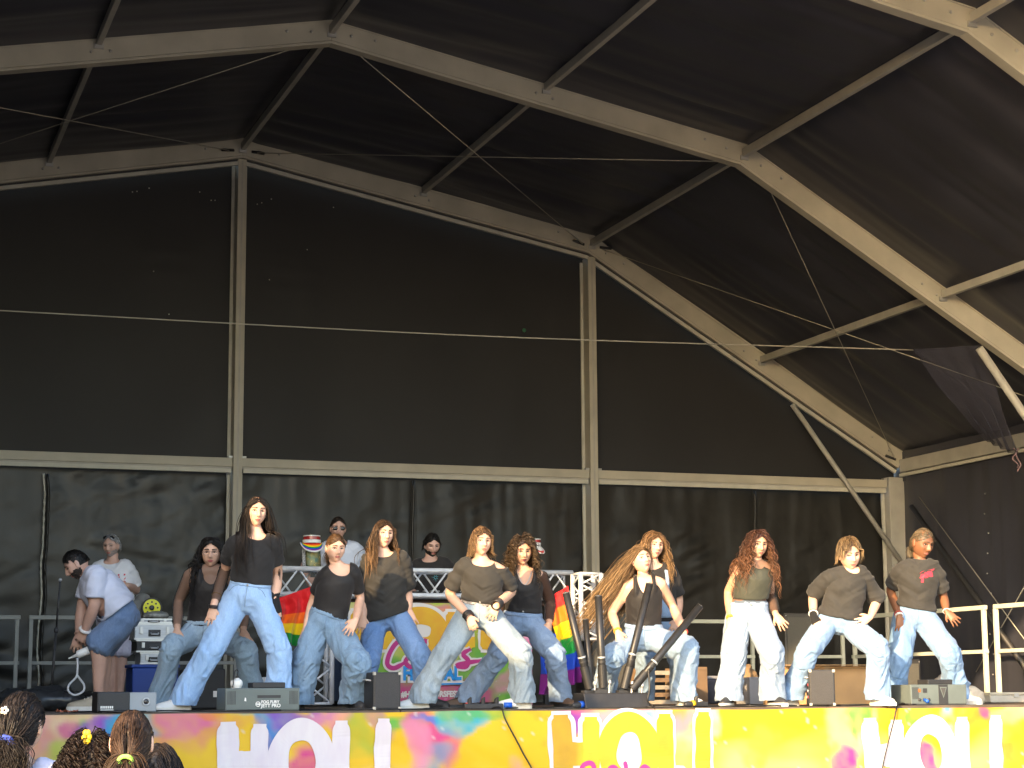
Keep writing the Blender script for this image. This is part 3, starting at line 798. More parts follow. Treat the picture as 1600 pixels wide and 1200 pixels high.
        obj('eyebrow', (v*hs@Rm.T+hd, f), mat('brow_%.3f' % bc[0], tuple(bc), .8), body, smooth=True)
    a = np.linspace(-1, 1, 11); lw = .0235
    lps = []
    for zz, rr, am in ((-.0615, .0040, .0016), (-.0690, .0050, 0)):
        lx = a*lw*(1 if am else .85); lz = zz+(am*np.cos(a*6.28)*.6+.0 if am else -.0015*(1-a**2))+(.0-(.0025*(a**2)) if am else .003*(a**2))
        lp = np.stack([lx, np.array([face_y(p, q) for p, q in zip(lx, lz)])+.0012, lz], 1); lps.append(tube(lp, rr*(1-.75*a**2)+.0004, 7))
    v, f = join(lps); obj('lips', (v*hs@Rm.T+hd, f), mat('lips_%.2f_%.2f' % lips[:2], lips, .4), body, smooth=True)
    if beard:
        hv0, hf0 = HEAD0; x, y, z = hv0.T
        m_ = (z < -.024+.12*np.clip(-.075-y, -.1, 0)) & (y < .02) & (z > -.115) & ~((np.abs(x) < .02) & (z > -.074) & (z < -.056) & (y < -.05)) & ~((np.abs(x) < .03) & (z > -.046) & (y < -.05)) & ~((np.abs(x) > .03) & (z > -.040) & (y < -.05))
        ff = [q for q in hf0 if all(m_[i] for i in q)]; us = np.unique([i for q in ff for i in q]); mp_ = {int(i): j for j, i in enumerate(us)}
        bv = hv0[us]; bv = bv+norm3(bv)*(beard[1]+.0025*fbm(bv*160, 2))[:, None]
        obj('beard', (bv*hs@Rm.T+hd, [tuple(mp_[i] for i in q) for q in ff]), mat('beard_%.3f' % beard[0][0], beard[0], .8, var=.4, vscale=160, bump=.6, bscale=220), root, smooth=True)
    if glasses == 'clear':
        G = []
        for sg in (-1, 1):
            a = np.linspace(0, 2*math.pi, 20, endpoint=False)
            G.append(tube(np.stack([sg*.033+.023*np.cos(a), 0*a+face_y(.033, -.01)-.014, -.003+.019*np.sin(a)], 1), .0016, 5, closed=True))
            G.append(tube([(sg*.056, face_y(.033, 0)-.012, .004), (sg*.074, .01, .004)], .0018, 5))
        G.append(tube([(-.011, -.098, .002), (0, -.101, .005), (.011, -.098, .002)], .0018, 5))
        v, f = join(G); obj('glasses', (v*hs@Rm.T+hd, f), mat('glasses_frame', (.25, .2, .18), .3, metal=.4), root, smooth=True)
    if glasses in ('dark', 'up'):
        G = []; lift = .0 if glasses == 'dark' else .085
        for sg in (-1, 1):
            yy = face_y(.033, -.002)-.011 if not lift else -.055
            e = ellipsoid((sg*.034, yy, -.002+lift), .029, .006, .019, 16, 8); G.append(e)
            G.append(tube([(sg*.06, yy+.006, .004+lift), (sg*.078, .01, .006+lift)], .003, 6))
        G.append(tube([(-.012, yy-.003, .004+lift), (.012, yy-.003, .004+lift)], .003, 6))
        v, f = join(G); obj('sunglasses', (v*hs@Rm.T+hd, f), mat('sunglasses_black', (.008, .008, .009), .15, spec=.6), root, smooth=True)
    # ---- hair
    if hair:
        u3 = np.cross(fwd, shv)*-1.0; u3 = norm(np.cross(shv, fwd)); A = np.stack([shv, -fwd, u3], 1)
        ez = (top or {}).get('ease', .0); tor = [(shm-up*.03*S, A, np.array([sh_half+.050+ez, .088*S+ez, .078*S+ez])), (pv+(nk-pv)*.66, A, np.array([.165, .122, .21])*S+ez*1.2)]
        for s in 'lr':
            tor.append((P3['s'+s], A, np.array([.075, .075, .075])*S+ez))
        hair_strands(Rm, hd, haircol, hair, tor, root, hs, seed)
    # ---- top
    def put_cloth(nm, V, F, N, m, amp, sc, sd, par=root, ridgew=.6):
        q = V*np.asarray(sc)+sd*7.7
        V = V+N*(amp*(fbm(q, 3)*(1-ridgew)+ridge(q*1.3, 2)*ridgew))[:, None]
        return V, F
    if top:
        lo = top.get('lo', .08); ease = top.get('ease', .016); hi = top.get('hi', .985); le = top.get('loose', ease)
        tt = np.linspace(lo, hi, 14); rings = [ring_at(t) for t in tt]
        er = np.interp(tt, [lo, .6, .85, 1], [le, ease*1.1, ease*.9, .006])
        C = [loft([r[0] for r in rings], [r[1]+e for r, e in zip(rings, er)], [r[2]+e for r, e in zip(rings, er)], [r[3] for r in rings], 24, True, shear=True)]
        if top.get('sleeve', .6) > 0:
            ye = yr+ease*.25+.007
            C.append(loft(ysp, ye, ye, up, 16, True, 12))
        for s in 'lr':
            fr = top.get('sleeve', .6)
            if isinstance(fr, dict): fr = fr[s]
            if fr > 0:
                sh, e = P3['s'+s], P3['e'+s]; sl_ = top.get('sl_ease', ease); pts = [sh+(e-sh)*q*fr for q in (0, .35, .7, 1)]
                C.append(limb(pts, np.array([.056, .053+sl_*.35, .049+sl_*.5, .048+sl_*.75])*S*(1.16 if male else 1), 10, 16))
            elif top.get('strap', True):
                sh = P3['s'+s]; a_ = sh*.55+nk*.45
                C.append(limb([ring_at(.66)[0]+(sh-shm)*.50+fwd*.070*S, ring_at(.9)[0]+(sh-shm)*.56+fwd*.080*S, a_+up*.050*S+fwd*.02, a_*1.0+up*.046*S-fwd*.03, ring_at(.80)[0]+(sh-shm)*.55-fwd*.09*S], np.array([.02, .02, .018, .018, .02])*S, 12, 10))
        V, F, N = remesh(C, .010*vox, 3)
        l_ = V-pv; a_, b_, z_ = l_@shv, l_@fwd, l_@up
        q1 = np.stack([(z_-.75*np.abs(a_)+.04*np.sin(a_*9+seed))*15+seed, a_*3.0+seed, b_*3.5], 1); q2 = np.stack([(z_+.55*a_)*9+seed*2.3, a_*5, b_*5], 1)
        V = V+N*np.maximum(-.0045, top.get('wr', .010)*(.75*ridge(q1, 2)+.55*ridge(q2, 2)))[:, None]
        nd = top.get('neck', (.075, .05, .02))     # half width, depth in front, rise
        n0 = nk+up*nd[2]*S
        def keep(c):
            l = (c-n0); a_ = l@shv; b_ = l@fwd; z_ = l@up
            hole = (a_/(nd[0]*S))**2+((np.minimum(z_, 0))/(nd[1]*S+1e-6))**2 < 1
            hole &= (b_ > -.02) | (z_ > -.03*S)
            k = ~(hole & (z_ > -nd[1]*S-.001)); k &= ~((np.abs(a_) < nd[0]*S) & (z_ > 0))
            if top.get('asym') is not None:     # off one shoulder
                k &= ~((a_ > top['asym']*S) & (z_ > -.05*S))
            if top.get('slant'):                # hem slants: dropped below a tilted line
                l2 = c-pv; k &= (l2@up) > top['slant'][0]+top['slant'][1]*(l2@shv)
            return k
        hemr = ring_at(lo); hs_ = norm(hemr[3]); hf_2 = np.cross(hs_, norm(ring_at(lo+.1)[0]-hemr[0])); hemd = norm(np.cross(hf_2, hs_))
        def keep2(c):
            k = keep(c); l = c-hemr[0]; z_ = l@hemd; pr = np.linalg.norm(l-z_[:, None]*hemd, axis=1)
            k &= ~((z_ < .0) & (pr < hemr[1]+.10) & (z_ > -.12))
            fr = top.get('sleeve', .6)
            for s in 'lr':
                f_ = fr[s] if isinstance(fr, dict) else fr
                if f_ > 0:
                    sh, e = P3['s'+s], P3['e'+s]; d_ = norm(e-sh); t_ = (c-sh)@d_; pr = np.linalg.norm(c-sh-t_[:, None]*d_, axis=1)
                    k &= ~((t_ > np.linalg.norm(e-sh)*f_) & (pr < .074*S*(1.1 if male else 1.0)) & (t_ < .35))
            return k
        V, F = cut(V, F, keep2); V = smooth_rim(V, F)
        to = obj(top.get('name', 't_shirt'), (V, F), top['mat'], root, smooth=True)
        sm = to.modifiers.new('thickness', 'SOLIDIFY'); sm.thickness = .004; sm.offset = 0
        P3['topbvh'] = BVHTree.FromPolygons([Vector(p) for p in V], F)
    for sheer in ([sheer] if isinstance(sheer, dict) else (sheer or [])):   # see-through over-layer: arms and/or chest
        C = []
        if sheer.get('body'):
            tt = np.linspace(sheer.get('lo', .2), .97, 12); rg = [ring_at(t) for t in tt]
            C.append(loft([r[0] for r in rg], [r[1]+.009 for r in rg], [r[2]+.009 for r in rg], [r[3] for r in rg], 22, True, shear=True)); C.append(loft(ysp, yr+.008, yr+.008, up, 14, True, 12))
        for s in sheer.get('arms', 'lr'):
            a0, a1 = sheer.get('span', (0, .96)); pts = catmull(arms[s], 40); i0, i1 = int(a0*39), int(a1*39)
            rr = np.interp(np.linspace(0, 1, 40), np.linspace(0, 1, 7), ar)
            C.append(loft(pts[i0:i1+1:3], rr[i0:i1+1:3]+.006, rr[i0:i1+1:3]+.006, perp(pts[i1]-pts[i0]), 14, True))
        V, F, N = remesh(C, .010, 2); V = V+N*(.003*ridge(V*12, 2))[:, None]
        so2 = obj(sheer.get('name', 'mesh_top'), (V, F), sheer['mat'], root, smooth=True)
    # ---- bottom
    if bottom and legs:
        wl = bottom.get('wide', 1.0); C = []; wt = bottom.get('waist', .20)
        tt = np.linspace(-.14, wt, 8); rg = [ring_at(t) for t in tt]; ex = np.interp(tt, [-.14, 0, wt], [.004, .016, .010])*1.0
        C.append(loft([r[0] for r in rg], [r[1]+e for r, e in zip(rg, ex)], [r[2]+e for r, e in zip(rg, ex)], [r[3] for r in rg], 24, True, shear=True))
        for s in 'lr':
            h, k, a = P3['h'+s], P3['k'+s], P3['a'+s]
            if bottom.get('shorts'):
                f_ = bottom['shorts']; pts = [h+up*.02, h+(k-h)*.35*f_, h+(k-h)*.7*f_, h+(k-h)*f_]; rr = np.array([.105, .104, .100, .100])*S*wl
            else:
                hem = np.array([a[0], a[1], floor+.045*S]); pts = [h+up*.02, h*.62+k*.38, h*.2+k*.8, k, k*.6+a*.4, k*.2+a*.8, hem]
                rr = np.array([.092, .092, .085, .080, .076, .080, .085])*S; rr = rr*(1+(wl-1)*np.array([.3, .6, .9, 1.1, 1.2, 1.3, 1.4]))
            C.append(limb(pts, rr, 20, 20))
        V, F, N = remesh(C, .0102*vox, 3)
        if not bottom.get('shorts'):
            V, F = cut(V, F, lambda c: c[:, 2] > floor+.050)
            V = smooth_rim(V, F, 6); me_ = bpy.data.meshes.new('n'); me_.from_pydata(V.tolist(), [], F); N = np.empty(len(V)*3, np.float32); me_.vertices.foreach_get('normal', N); N = N.reshape(-1, 3); bpy.data.meshes.remove(me_)
        # folds: strong around knees and hems, crossing the leg
        kz = np.min([np.abs(np.linalg.norm(V-P3['k'+s], axis=1)) for s in 'lr'], axis=0)
        hz = np.clip(1-np.abs(V[:, 2]-floor-.14)/.22, 0, 1) if not bottom.get('shorts') else 0
        cr = np.linalg.norm(V-(pv-spine*.09*S), axis=1)
        w_ = .35+.9*np.exp(-(kz/.12)**2)+.9*hz+.8*np.exp(-(cr/.12)**2)
        sS = np.zeros(len(V)); ph = np.zeros(len(V)); best = np.full(len(V), 9.0)
        for i_, s in enumerate('lr'):
            off = 0
            for a_, b_ in ((P3['h'+s], P3['k'+s]), (P3['k'+s], P3['a'+s])):
                d_ = b_-a_; L_ = np.linalg.norm(d_); d_ = d_/L_; t_ = np.clip((V-a_)@d_, -.05, L_+.1); rel = V-a_-t_[:, None]*d_; ds = np.linalg.norm(rel, axis=1)
                sd_ = perp(d_); an = np.arctan2(rel@np.cross(sd_, d_), rel@sd_)
                m_ = ds < best; best[m_] = ds[m_]; sS[m_] = (t_+off)[m_]; ph[m_] = an[m_]+i_*9; off += L_
        fo = ridge(np.stack([sS*11+1.7*np.sin(ph+seed)+.8*np.sin(2*ph+seed*2.1), np.cos(ph)*1.1, np.sin(ph)*1.1+seed*3.1], 1), 2)
        fo = np.sign(fo)*np.abs(fo)**1.2
        lo_ = fbm(V*np.array([7, 7, 3.5])+seed*3.3, 3)
        V = V+N*(bottom.get('wr', .012)*(w_*.85*fo+.7*lo_))[:, None]
        jo = obj(bottom.get('name', 'jeans'), (V, F), bottom['mat'], root, smooth=True)
        bv = BVHTree.FromPolygons([Vector(p) for p in V], F)
        if bottom.get('band', True):
            r0 = ring_at(wt-.015); wb = []
            bandp = [ring_at(wt-.075), ring_at(wt-.055), ring_at(wt-.005), ring_at(wt+.012)]
            Vq, Fq, Nq = remesh([loft([r[0] for r in bandp], [r[1]+.017 for r in bandp], [r[2]+.017 for r in bandp], [r[3] for r in bandp], 30, False, shear=True)], .009, 2)
            obj('waistband', (Vq, Fq), bottom.get('bandmat', bottom['mat']), jo, smooth=True)
        hf = norm(np.cross(hv, up))
        def proj_line(uv, r=.0017):
            pts = []
            for u_, w2 in uv:
                o_ = pv+hv*u_*S+spine*w2*S
                h_ = bv.ray_cast(Vector(o_+hf*.5), Vector(-hf))[0]
                if h_ is not None: pts.append(np.array(h_)+hf*.0012)
            return tube(pts, r, 5) if len(pts) > 2 else None
        if bottom.get('seams', True) and not bottom.get('shorts'):
            ls = [proj_line([(0.0, w2) for w2 in np.linspace(.07, -.075, 10)])]
            for sg in (-1, 1): ls.append(proj_line([(sg*(.075+.06*a), .07-.055*a**2) for a in np.linspace(0, 1, 8)]))
            ls = [l for l in ls if l is not None]
            if ls: obj('seams', join(ls), m_stitch, jo, smooth=True)
            h_ = bv.ray_cast(Vector(pv+spine*.085*S+hf*.5), Vector(-hf))[0]
            if h_ is not None and (top or {}).get('lo', 0) >= .2: obj('button', ellipsoid(np.array(h_)+hf*.012, .009, .009, .009, 10, 6), m_steel, jo, smooth=True)
        if shoes:
            for i_, s in enumerate('lr'):
                shoe(P3['a'+s], toe[i_], S*(1.1 if male else 1.0), shoes[0], shoes[1], root, floor)
    P3['root'] = root; P3['S'] = S; P3['fwd'] = fwd; P3['shv'] = shv; P3['up'] = up; P3['Rm'] = Rm; P3['hs'] = hs; P3['arms'] = arms
    return P3
# ============================================================ dancers and crew
blk = cloth('black_cotton', (.026, .025, .026)); blk2 = cloth('washed_black_cotton', (.036, .035, .033)); blkT = cloth('black_stretch', (.018, .017, .018), rough=.6)
grn = cloth('dark_olive_top', (.045, .048, .036), rough=.6); wht = cloth('white_cotton', (.70, .71, .76), var=.04); wht2 = cloth('pale_blue_cotton', (.55, .60, .70), var=.05)
shr = cloth('sheer_black_mesh', (.015, .013, .013), alpha=.40); shr2 = cloth('sheer_brown_mesh', (.03, .014, .012), alpha=.72); net = cloth('fishnet_black', (.012, .011, .011), alpha=.6)
glv = cloth('black_glove', (.012, .012, .013))
jA = denim('bright_blue_denim', (.31, .50, .80)); jB = denim('mid_blue_denim', (.27, .40, .54)); jC = denim('dirty_blue_denim', (.17, .28, .42), .35)
jD = denim('deep_blue_denim', (.145, .27, .53), .3); jE = denim('bleached_denim', (.24, .315, .385), .5); jF = denim('stone_blue_denim', (.20, .30, .47), .5)
jG = denim('pale_blue_denim', (.22, .335, .50), .45); jI = denim('ice_blue_denim', (.25, .34, .47), .45); jJ = denim('light_blue_denim', (.19, .32, .52), .4); jK = denim('sky_blue_denim', (.165, .295, .50), .4)
jM = denim('navy_denim', (.055, .095, .18), .25)
m_bead = mat('dark_beads', (.02, .018, .02), .4); m_gold = mat('yellow_band', (.65, .36, .04), .5); m_wband = mat('pale_band', (.7, .68, .66), .6); m_red = mat('red_band', (.5, .06, .05), .6)
DG = 'dancers in jeans and black tops on the stage'
WS = (m_white_sh, m_sole_w); BS = (m_black_sh, m_sole_w); BB = (m_black_sh, m_dark)

A = person('dancer with long dark hair, black t-shirt and bright blue jeans beside the fog machine', -10.75,
    dict(hd=(400, 800), nk=(402, 837), sl=(366, 850), sr=(427, 850, .02), pv=(389, 930), el=(351, 891), wl=(333, 948, .10), tl=(328, 977, .12), er=(434, 896), wr=(430, 938, .02), tr=(432, 964, .05), kl=(327, 1020, .10), kr=(437, 1017), al=(284, 1098, .12), ar=(434, 1094, .1)),
    S=1.0, skin='fair', head=(22, -2, 4), hair=dict(length=.50, n=330, r=.0062, part=-.01, back=.30, flow=(.12, -.1, 0), puff=.03, vol=1.01, out=.45, lvar=.15, jit=.05), haircol=(.022, .015, .012),
    top=dict(mat=blk, lo=.22, ease=.016, sleeve=.62, neck=(.075, .035, .01), wr=.007), bottom=dict(mat=jA, wide=1.08, waist=.24), shoes=WS, toe=(-55, 40), group=DG, tilt=-10, seed=1,
    sheer=dict(arms='l', span=(.52, .95), mat=net, name='arm_warmer'), hands=dict(r=dict(curl=.3, spread=.4)))
ringband(A['arms']['l'][3]*.8+A['arms']['l'][2]*.2, A['arms']['l'][4]-A['arms']['l'][2], .043, .012, glv, A['root'], 'arm_band')
ringband(A['wl'], A['tl']-A['wl'], .031, .008, m_bead, A['root'], k=3); ringband(A['wl']*.7+A['el']*.3*1.0, A['wl']-A['el'], .036, .005, m_gold, A['root'])
def glove(P, s, S=1.0, n=.09):
    w = P['w'+s]; d = norm(P['t'+s]-w); e = norm(P['w'+s]-P['e'+s])
    V, F, N = remesh([loft([w-e*.07, w-e*.02, w+d*.03, w+d*n], [.034, .031, .040, .043], [.032, .028, .024, .021], perp(d) if False else norm(np.cross(d, CF)), 16, True, 8)], .007, 2)
    obj('glove', (V, F), glv, P['root'], smooth=True)
glove(A, 'r')

person('dancer in round glasses with black curly hair crouching behind, hands on knees', -10.0,
    dict(hd=(330, 864), nk=(331, 895), sl=(298, 897), sr=(357, 896), pv=(321, 984), el=(279, 940), wl=(277, 983, .20), tl=(272, 1008, .28), er=(384, 942), wr=(380, 985, .2), tr=(388, 1008, .28), kl=(268, 1012), kr=(384, 1016), al=(250, 1096), ar=(395, 1094)),
    S=1.0, skin='olive', head=(5, 0, 0), hair=dict(length=.42, n=300, r=.0068, curl=.011, turns=5, puff=.16, vol=1.07, lvar=.2), haircol=(.012, .010, .010),
    top=dict(mat=blkT, lo=.10, ease=.010, sleeve=0, neck=(.066, .10, .02), wr=.004, name='tank_top'), sheer=dict(body=True, mat=shr, lo=.3), bottom=dict(mat=jB, wide=1.05, waist=.18), shoes=BS, toe=(-30, 30), group=DG, seed=2, glasses='clear', lips=(.40, .10, .10))

C = person('dancer with tied-back light brown hair and dirty wide blue jeans, arms swinging', -10.7,
    dict(hd=(524, 857), nk=(530, 888), sl=(507, 898), sr=(552, 893), pv=(512, 972), el=(490, 936), wl=(478, 980, .06), tl=(474, 1009, .08), er=(563, 936), wr=(556, 968, .16), tr=(540, 993, .22), kl=(478, 1034, .08), kr=(557, 1035), al=(465, 1092, .05), ar=(553, 1096, .1)),
    S=.93, skin='fair', head=(24, 4, 2), hs=1.0, hair=dict(length=.20, n=240, r=.005, part=.0, back=.9, tie=(0, .115, -.03), puff=.03, low=-.5, steps=16, front=.44), haircol=(.105, .060, .032),
    top=dict(mat=blkT, lo=.14, ease=.010, sleeve=.72, neck=(.088, .065, .015), wr=.004, sl_ease=.010), bottom=dict(mat=jC, wide=1.24, waist=.20, wr=.016), shoes=BB, toe=(-30, 25), group=DG, tilt=-24, seed=3)
person('dancer with long wavy brown hair over an oversized black t-shirt', -10.05,
    dict(hd=(599, 835), nk=(600, 865), sl=(574, 877), sr=(629, 876), pv=(602, 960), el=(571, 925), wl=(568, 963, .12), tl=(563, 988, .14), er=(637, 924), wr=(639, 953, .02), tr=(647, 980, .05), kl=(577, 1030), kr=(658, 1027, .18), al=(568, 1094), ar=(665, 1092, .12)),
    S=1.0, skin='fair', head=(26, -4, 3), hair=dict(length=.36, n=300, r=.0065, curl=.006, turns=2.2, part=.005, back=.2, puff=.04, out=.5, vol=1.01, tip=(.20, .115, .055)), haircol=(.060, .034, .019),
    top=dict(mat=blk2, lo=-.02, ease=.026, loose=.030, sleeve=.92, sl_ease=.02, neck=(.078, .035, .012), wr=.012), bottom=dict(mat=jD, wide=1.0, waist=.16), shoes=BB, toe=(-10, 60), group=DG, tilt=16, seed=4)
E_ = person('dancer in grey-green off-shoulder tee and bleached jeans with studded belt', -10.8,
    dict(hd=(752, 847), nk=(754, 877), sl=(724, 885), sr=(781, 891), pv=(750, 955), el=(702, 929), wl=(732, 962, .16), tl=(742, 986, .20), er=(800, 924), wr=(777, 944, .16), tr=(768, 964, .17), kl=(697, 1020, .12), kr=(812, 1022, .2), al=(657, 1092, .15), ar=(817, 1094, .14)),
    S=.97, skin='fair', head=(20, -4, 3), hair=dict(length=.17, n=260, r=.006, curl=.006, turns=2, part=.012, back=.75, puff=.08, low=-.5, tip=(.30, .19, .09), front=.42), haircol=(.12, .068, .036),
    top=dict(mat=blk2, lo=.20, ease=.014, loose=.014, sleeve=.75, sl_ease=.022, neck=(.095, .045, .01), wr=.013, asym=.10), bottom=dict(mat=jE, wide=1.12, waist=.20, wr=.014, bandmat=mat('studded_belt', (.45, .42, .40), .4, col2=(.05, .05, .05), vscale=60)), shoes=WS, toe=(-60, -75), group=DG, tilt=-9, seed=5,
    hands=dict(l=dict(curl=.7, spread=.5), r=dict(curl=.35)))
ringband(E_['wl'], E_['wl']-E_['el'], .036, .016, m_bead, E_['root'], k=3); ringband(E_['wr'], E_['wr']-E_['er'], .036, .016, m_bead, E_['root'], k=4)
F_ = person('dancer with curly brown hair, sheer long sleeves and necklace leaning behind', -10.15,
    dict(hd=(816, 862), nk=(820, 895), sl=(792, 904), sr=(845, 900), pv=(817, 970), el=(783, 945), wl=(776, 975, .1), tl=(775, 1000, .15), er=(860, 940), wr=(858, 974, .10), tr=(850, 1002, .15), kl=(775, 1028, .16), kr=(868, 1026), al=(729, 1092, .06), ar=(876, 1092)),
    S=1.0, skin='tan', head=(14, 4, 0), hair=dict(length=.27, n=330, r=.0062, curl=.014, turns=5, part=-.01, back=.1, puff=.30, vol=1.10, lvar=.22, tip=(.14, .092, .05)), haircol=(.045, .029, .019),
    top=dict(mat=blkT, lo=.20, ease=.010, sleeve=0, neck=(.066, .11, .02), wr=.004, name='tank_top'), sheer=dict(body=False, mat=shr2, name='mesh_sleeves'), bottom=dict(mat=jF, wide=1.05, waist=.18), shoes=(m_brown_sh, m_dark), toe=(-60, 30), group=DG, tilt=-8, seed=6, lips=(.12, .02, .03))
a = np.linspace(-1, 1, 15); nb = F_['nk']; f_ = F_['fwd']
obj('necklace', tube(np.array([nb+F_['shv']*q*.055+F_['up']*(-.10*(1-q*q)+.012)+f_*(.062+.035*(1-q*q)) for q in a]), .0035, 6), m_steel, F_['root'], smooth=True)
G_ = person('dancer with head thrown back and very long blonde hair blowing left', -10.45,
    dict(hd=(1002, 876), nk=(1006, 907), sl=(982, 917), sr=(1031, 911), pv=(1006, 993), el=(956, 957), wl=(965, 986, .16), tl=(974, 1015, .22), er=(1051, 947), wr=(1069, 988, .2), tr=(1064, 1018, .28), kl=(957, 1028), kr=(1073, 1014), al=(940, 1080, -.1), ar=(1068, 1088, .15)),
    S=1.0, skin='fair', head=(22, -20, -8), hair=dict(length=.58, n=360, r=.006, part=.02, back=.7, flow=(-.85, -.15, .05), puff=.16, lvar=.22, jit=.10, tip=(.38, .25, .125)), haircol=(.19, .115, .056),
    top=dict(mat=blkT, lo=.20, ease=.008, sleeve=0, neck=(.060, .12, .02), wr=.003, name='tank_top'), bottom=dict(mat=jG, wide=1.15, waist=.20), shoes=WS, toe=(-40, 40), group=DG, tilt=-6, seed=7)
ringband(G_['wl'], G_['wl']-G_['el'], .030, .009, m_gold, G_['root'], k=2); ringband(G_['wr'], G_['wr']-G_['er'], .030, .008, m_red, G_['root'], k=1)
H_ = person('dancer with wavy golden hair in denim overalls, half hidden behind another', -9.75,
    dict(hd=(1022, 853), nk=(1022, 885), sl=(998, 894), sr=(1049, 894), pv=(1034, 978), el=(990, 935), wl=(1000, 965, .1), tl=(1010, 985, .15), er=(1061, 938), wr=(1058, 968, .1), tr=(1050, 992, .15), kl=(1010, 1030), kr=(1060, 1032), al=(1005, 1090), ar=(1066, 1090)),
    S=1.0, skin='fair', head=(20, -2, 4), hair=dict(length=.40, n=330, r=.0062, curl=.009, turns=3, part=.01, back=.1, puff=.16, vol=1.05, tip=(.36, .22, .10)), haircol=(.17, .095, .045),
    top=dict(mat=blk, lo=.1, ease=.016, sleeve=.8, neck=(.07, .03, .01), wr=.008), bottom=dict(mat=jG, wide=1.05, waist=.24), shoes=BS, toe=(-20, 20), group=DG, seed=8)
pb = H_['pv']+(H_['nk']-H_['pv'])*.42; sb = H_['shv']; ub = H_['up']; fb = H_['fwd']
def bibfn(u, v):
    return pb[None]+sb[None]*((u-.5)*.25*(1-.15*v))[:, None]+ub[None]*((v-.5)*.26)[:, None]+fb[None]*(.128-.10*((u-.5)*1.3)**2+.004*np.sin(u*20+v*9))[:, None]
bib = obj('overall_bib', grid(16, 12, bibfn), jG, H_['root'], smooth=True); sm_ = bib.modifiers.new('t', 'SOLIDIFY'); sm_.thickness = .006
for sg in (-1, 1):
    st_ = [pb+sb*sg*.085+ub*.12+fb*.115, pb+sb*sg*.095+ub*.24+fb*.085, H_['nk']+sb*sg*.09+ub*-.01+fb*.03, H_['nk']+sb*sg*.08-fb*.07-ub*.06]
    obj('overall_strap', loft(st_, [.016]*4, [.005]*4, sb, 8, True, 10), jG, H_['root'], smooth=True)
I_ = person('dancer with long reddish curls, dark cropped top and ice blue wide jeans', -10.85,
    dict(hd=(1184, 851), nk=(1183, 882), sl=(1158, 888), sr=(1200, 889), pv=(1168, 958), el=(1138, 925), wl=(1141, 965, .06), tl=(1141, 995, .09), er=(1203, 929), wr=(1212, 960, .08), tr=(1227, 981, .14), kl=(1147, 1022, .08), kr=(1206, 1020), al=(1139, 1094, .08), ar=(1208, 1092, .12)),
    S=.98, skin='tan', head=(16, 4, 3), hair=dict(length=.36, n=330, r=.0062, curl=.012, turns=5, part=-.004, back=.15, puff=.18, vol=1.05, lvar=.18, tip=(.17, .078, .036)), haircol=(.062, .026, .017),
    top=dict(mat=grn, lo=.30, ease=.010, sleeve=0, neck=(.055, .05, .02), wr=.005, strap=False, name='crop_top'), sheer=[dict(arms='r', span=(.55, .95), mat=net, name='arm_warmer'), dict(arms='', body=True, mat=shr, lo=.16, name='mesh_layer')], bottom=dict(mat=jI, wide=1.18, waist=.22), shoes=BS, toe=(-20, 20), group=DG, seed=9)
ringband(I_['wl'], I_['wl']-I_['el'], .030, .010, m_gold, I_['root'], k=2)
J_ = person('dancer with blond curtain hair in baggy black tee, knees wide apart', -11.0,
    dict(hd=(1327, 867), nk=(1328, 895), sl=(1297, 901), sr=(1350, 897), pv=(1311, 966), el=(1270, 930), wl=(1271, 964, .10), tl=(1284, 985, .2), er=(1371, 937), wr=(1360, 964, .10), tr=(1338, 976, .16), kl=(1262, 1018), kr=(1371, 1014), al=(1236, 1090, .1), ar=(1370, 1088, .16)),
    S=.97, skin='fair', head=(12, 8, -4), hs=1.13, hair=dict(length=.075, n=360, jit=.02, r=.0055, part=.0, back=-.10, puff=.16, vol=1.10, low=-.25, steps=10, lvar=.15, front=.5, tip=(.26, .18, .09), face_clear=True), haircol=(.12, .075, .038),
    top=dict(mat=blk2, lo=.04, ease=.018, loose=.026, sleeve=.95, sl_ease=.022, neck=(.060, .03, .035), wr=.013), bottom=dict(mat=jJ, wide=1.1, waist=.16), shoes=WS, toe=(-60, 30), group=DG, tilt=-10, seed=10)
glove(J_, 'l', n=.06); ringband(J_['wl']*.85+J_['el']*.15, J_['wl']-J_['el'], .035, .012, m_wband, J_['root'])
K_ = person('dancer with braided cornrow hair and red print on a black t-shirt', -10.7,
    dict(hd=(1441, 849), nk=(1437, 876), sl=(1411, 889), sr=(1460, 889), pv=(1430, 960), el=(1391, 922), wl=(1405, 962, .10), tl=(1408, 994, .14), er=(1474, 931), wr=(1479, 955, .05), tr=(1499, 976, .12), kl=(1406, 1025, .12), kr=(1482, 1020), al=(1393, 1090, .1), ar=(1496, 1086, .08)),
    S=1.0, skin='brown', head=(30, 14, 4), hs=1.12, hair=dict(length=.16, n=190, r=.0055, part=0, back=1.2, tie=(0, .118, -.05), puff=.01, vol=1.0, low=-.5, steps=14, jit=.01, tip=(.25, .2, .13), front=.42), haircol=(.13, .10, .065),
    top=dict(mat=blk2, lo=.12, ease=.020, loose=.018, sleeve=.78, sl_ease=.022, neck=(.060, .008, .02), wr=.011), bottom=dict(mat=jK, wide=1.2, waist=.18, wr=.014), shoes=WS, toe=(-30, 50), group=DG, tilt=-11, seed=11, lips=(.30, .11, .09))
ringband(K_['wl'], K_['wl']-K_['el'], .031, .010, m_wband, K_['root'], k=2); ringband(K_['wl']*.93+K_['el']*.07*1.0, K_['wl']-K_['el'], .033, .009, m_red, K_['root']); ringband(K_['wr'], K_['wr']-K_['er'], .030, .009, m_wband, K_['root'])
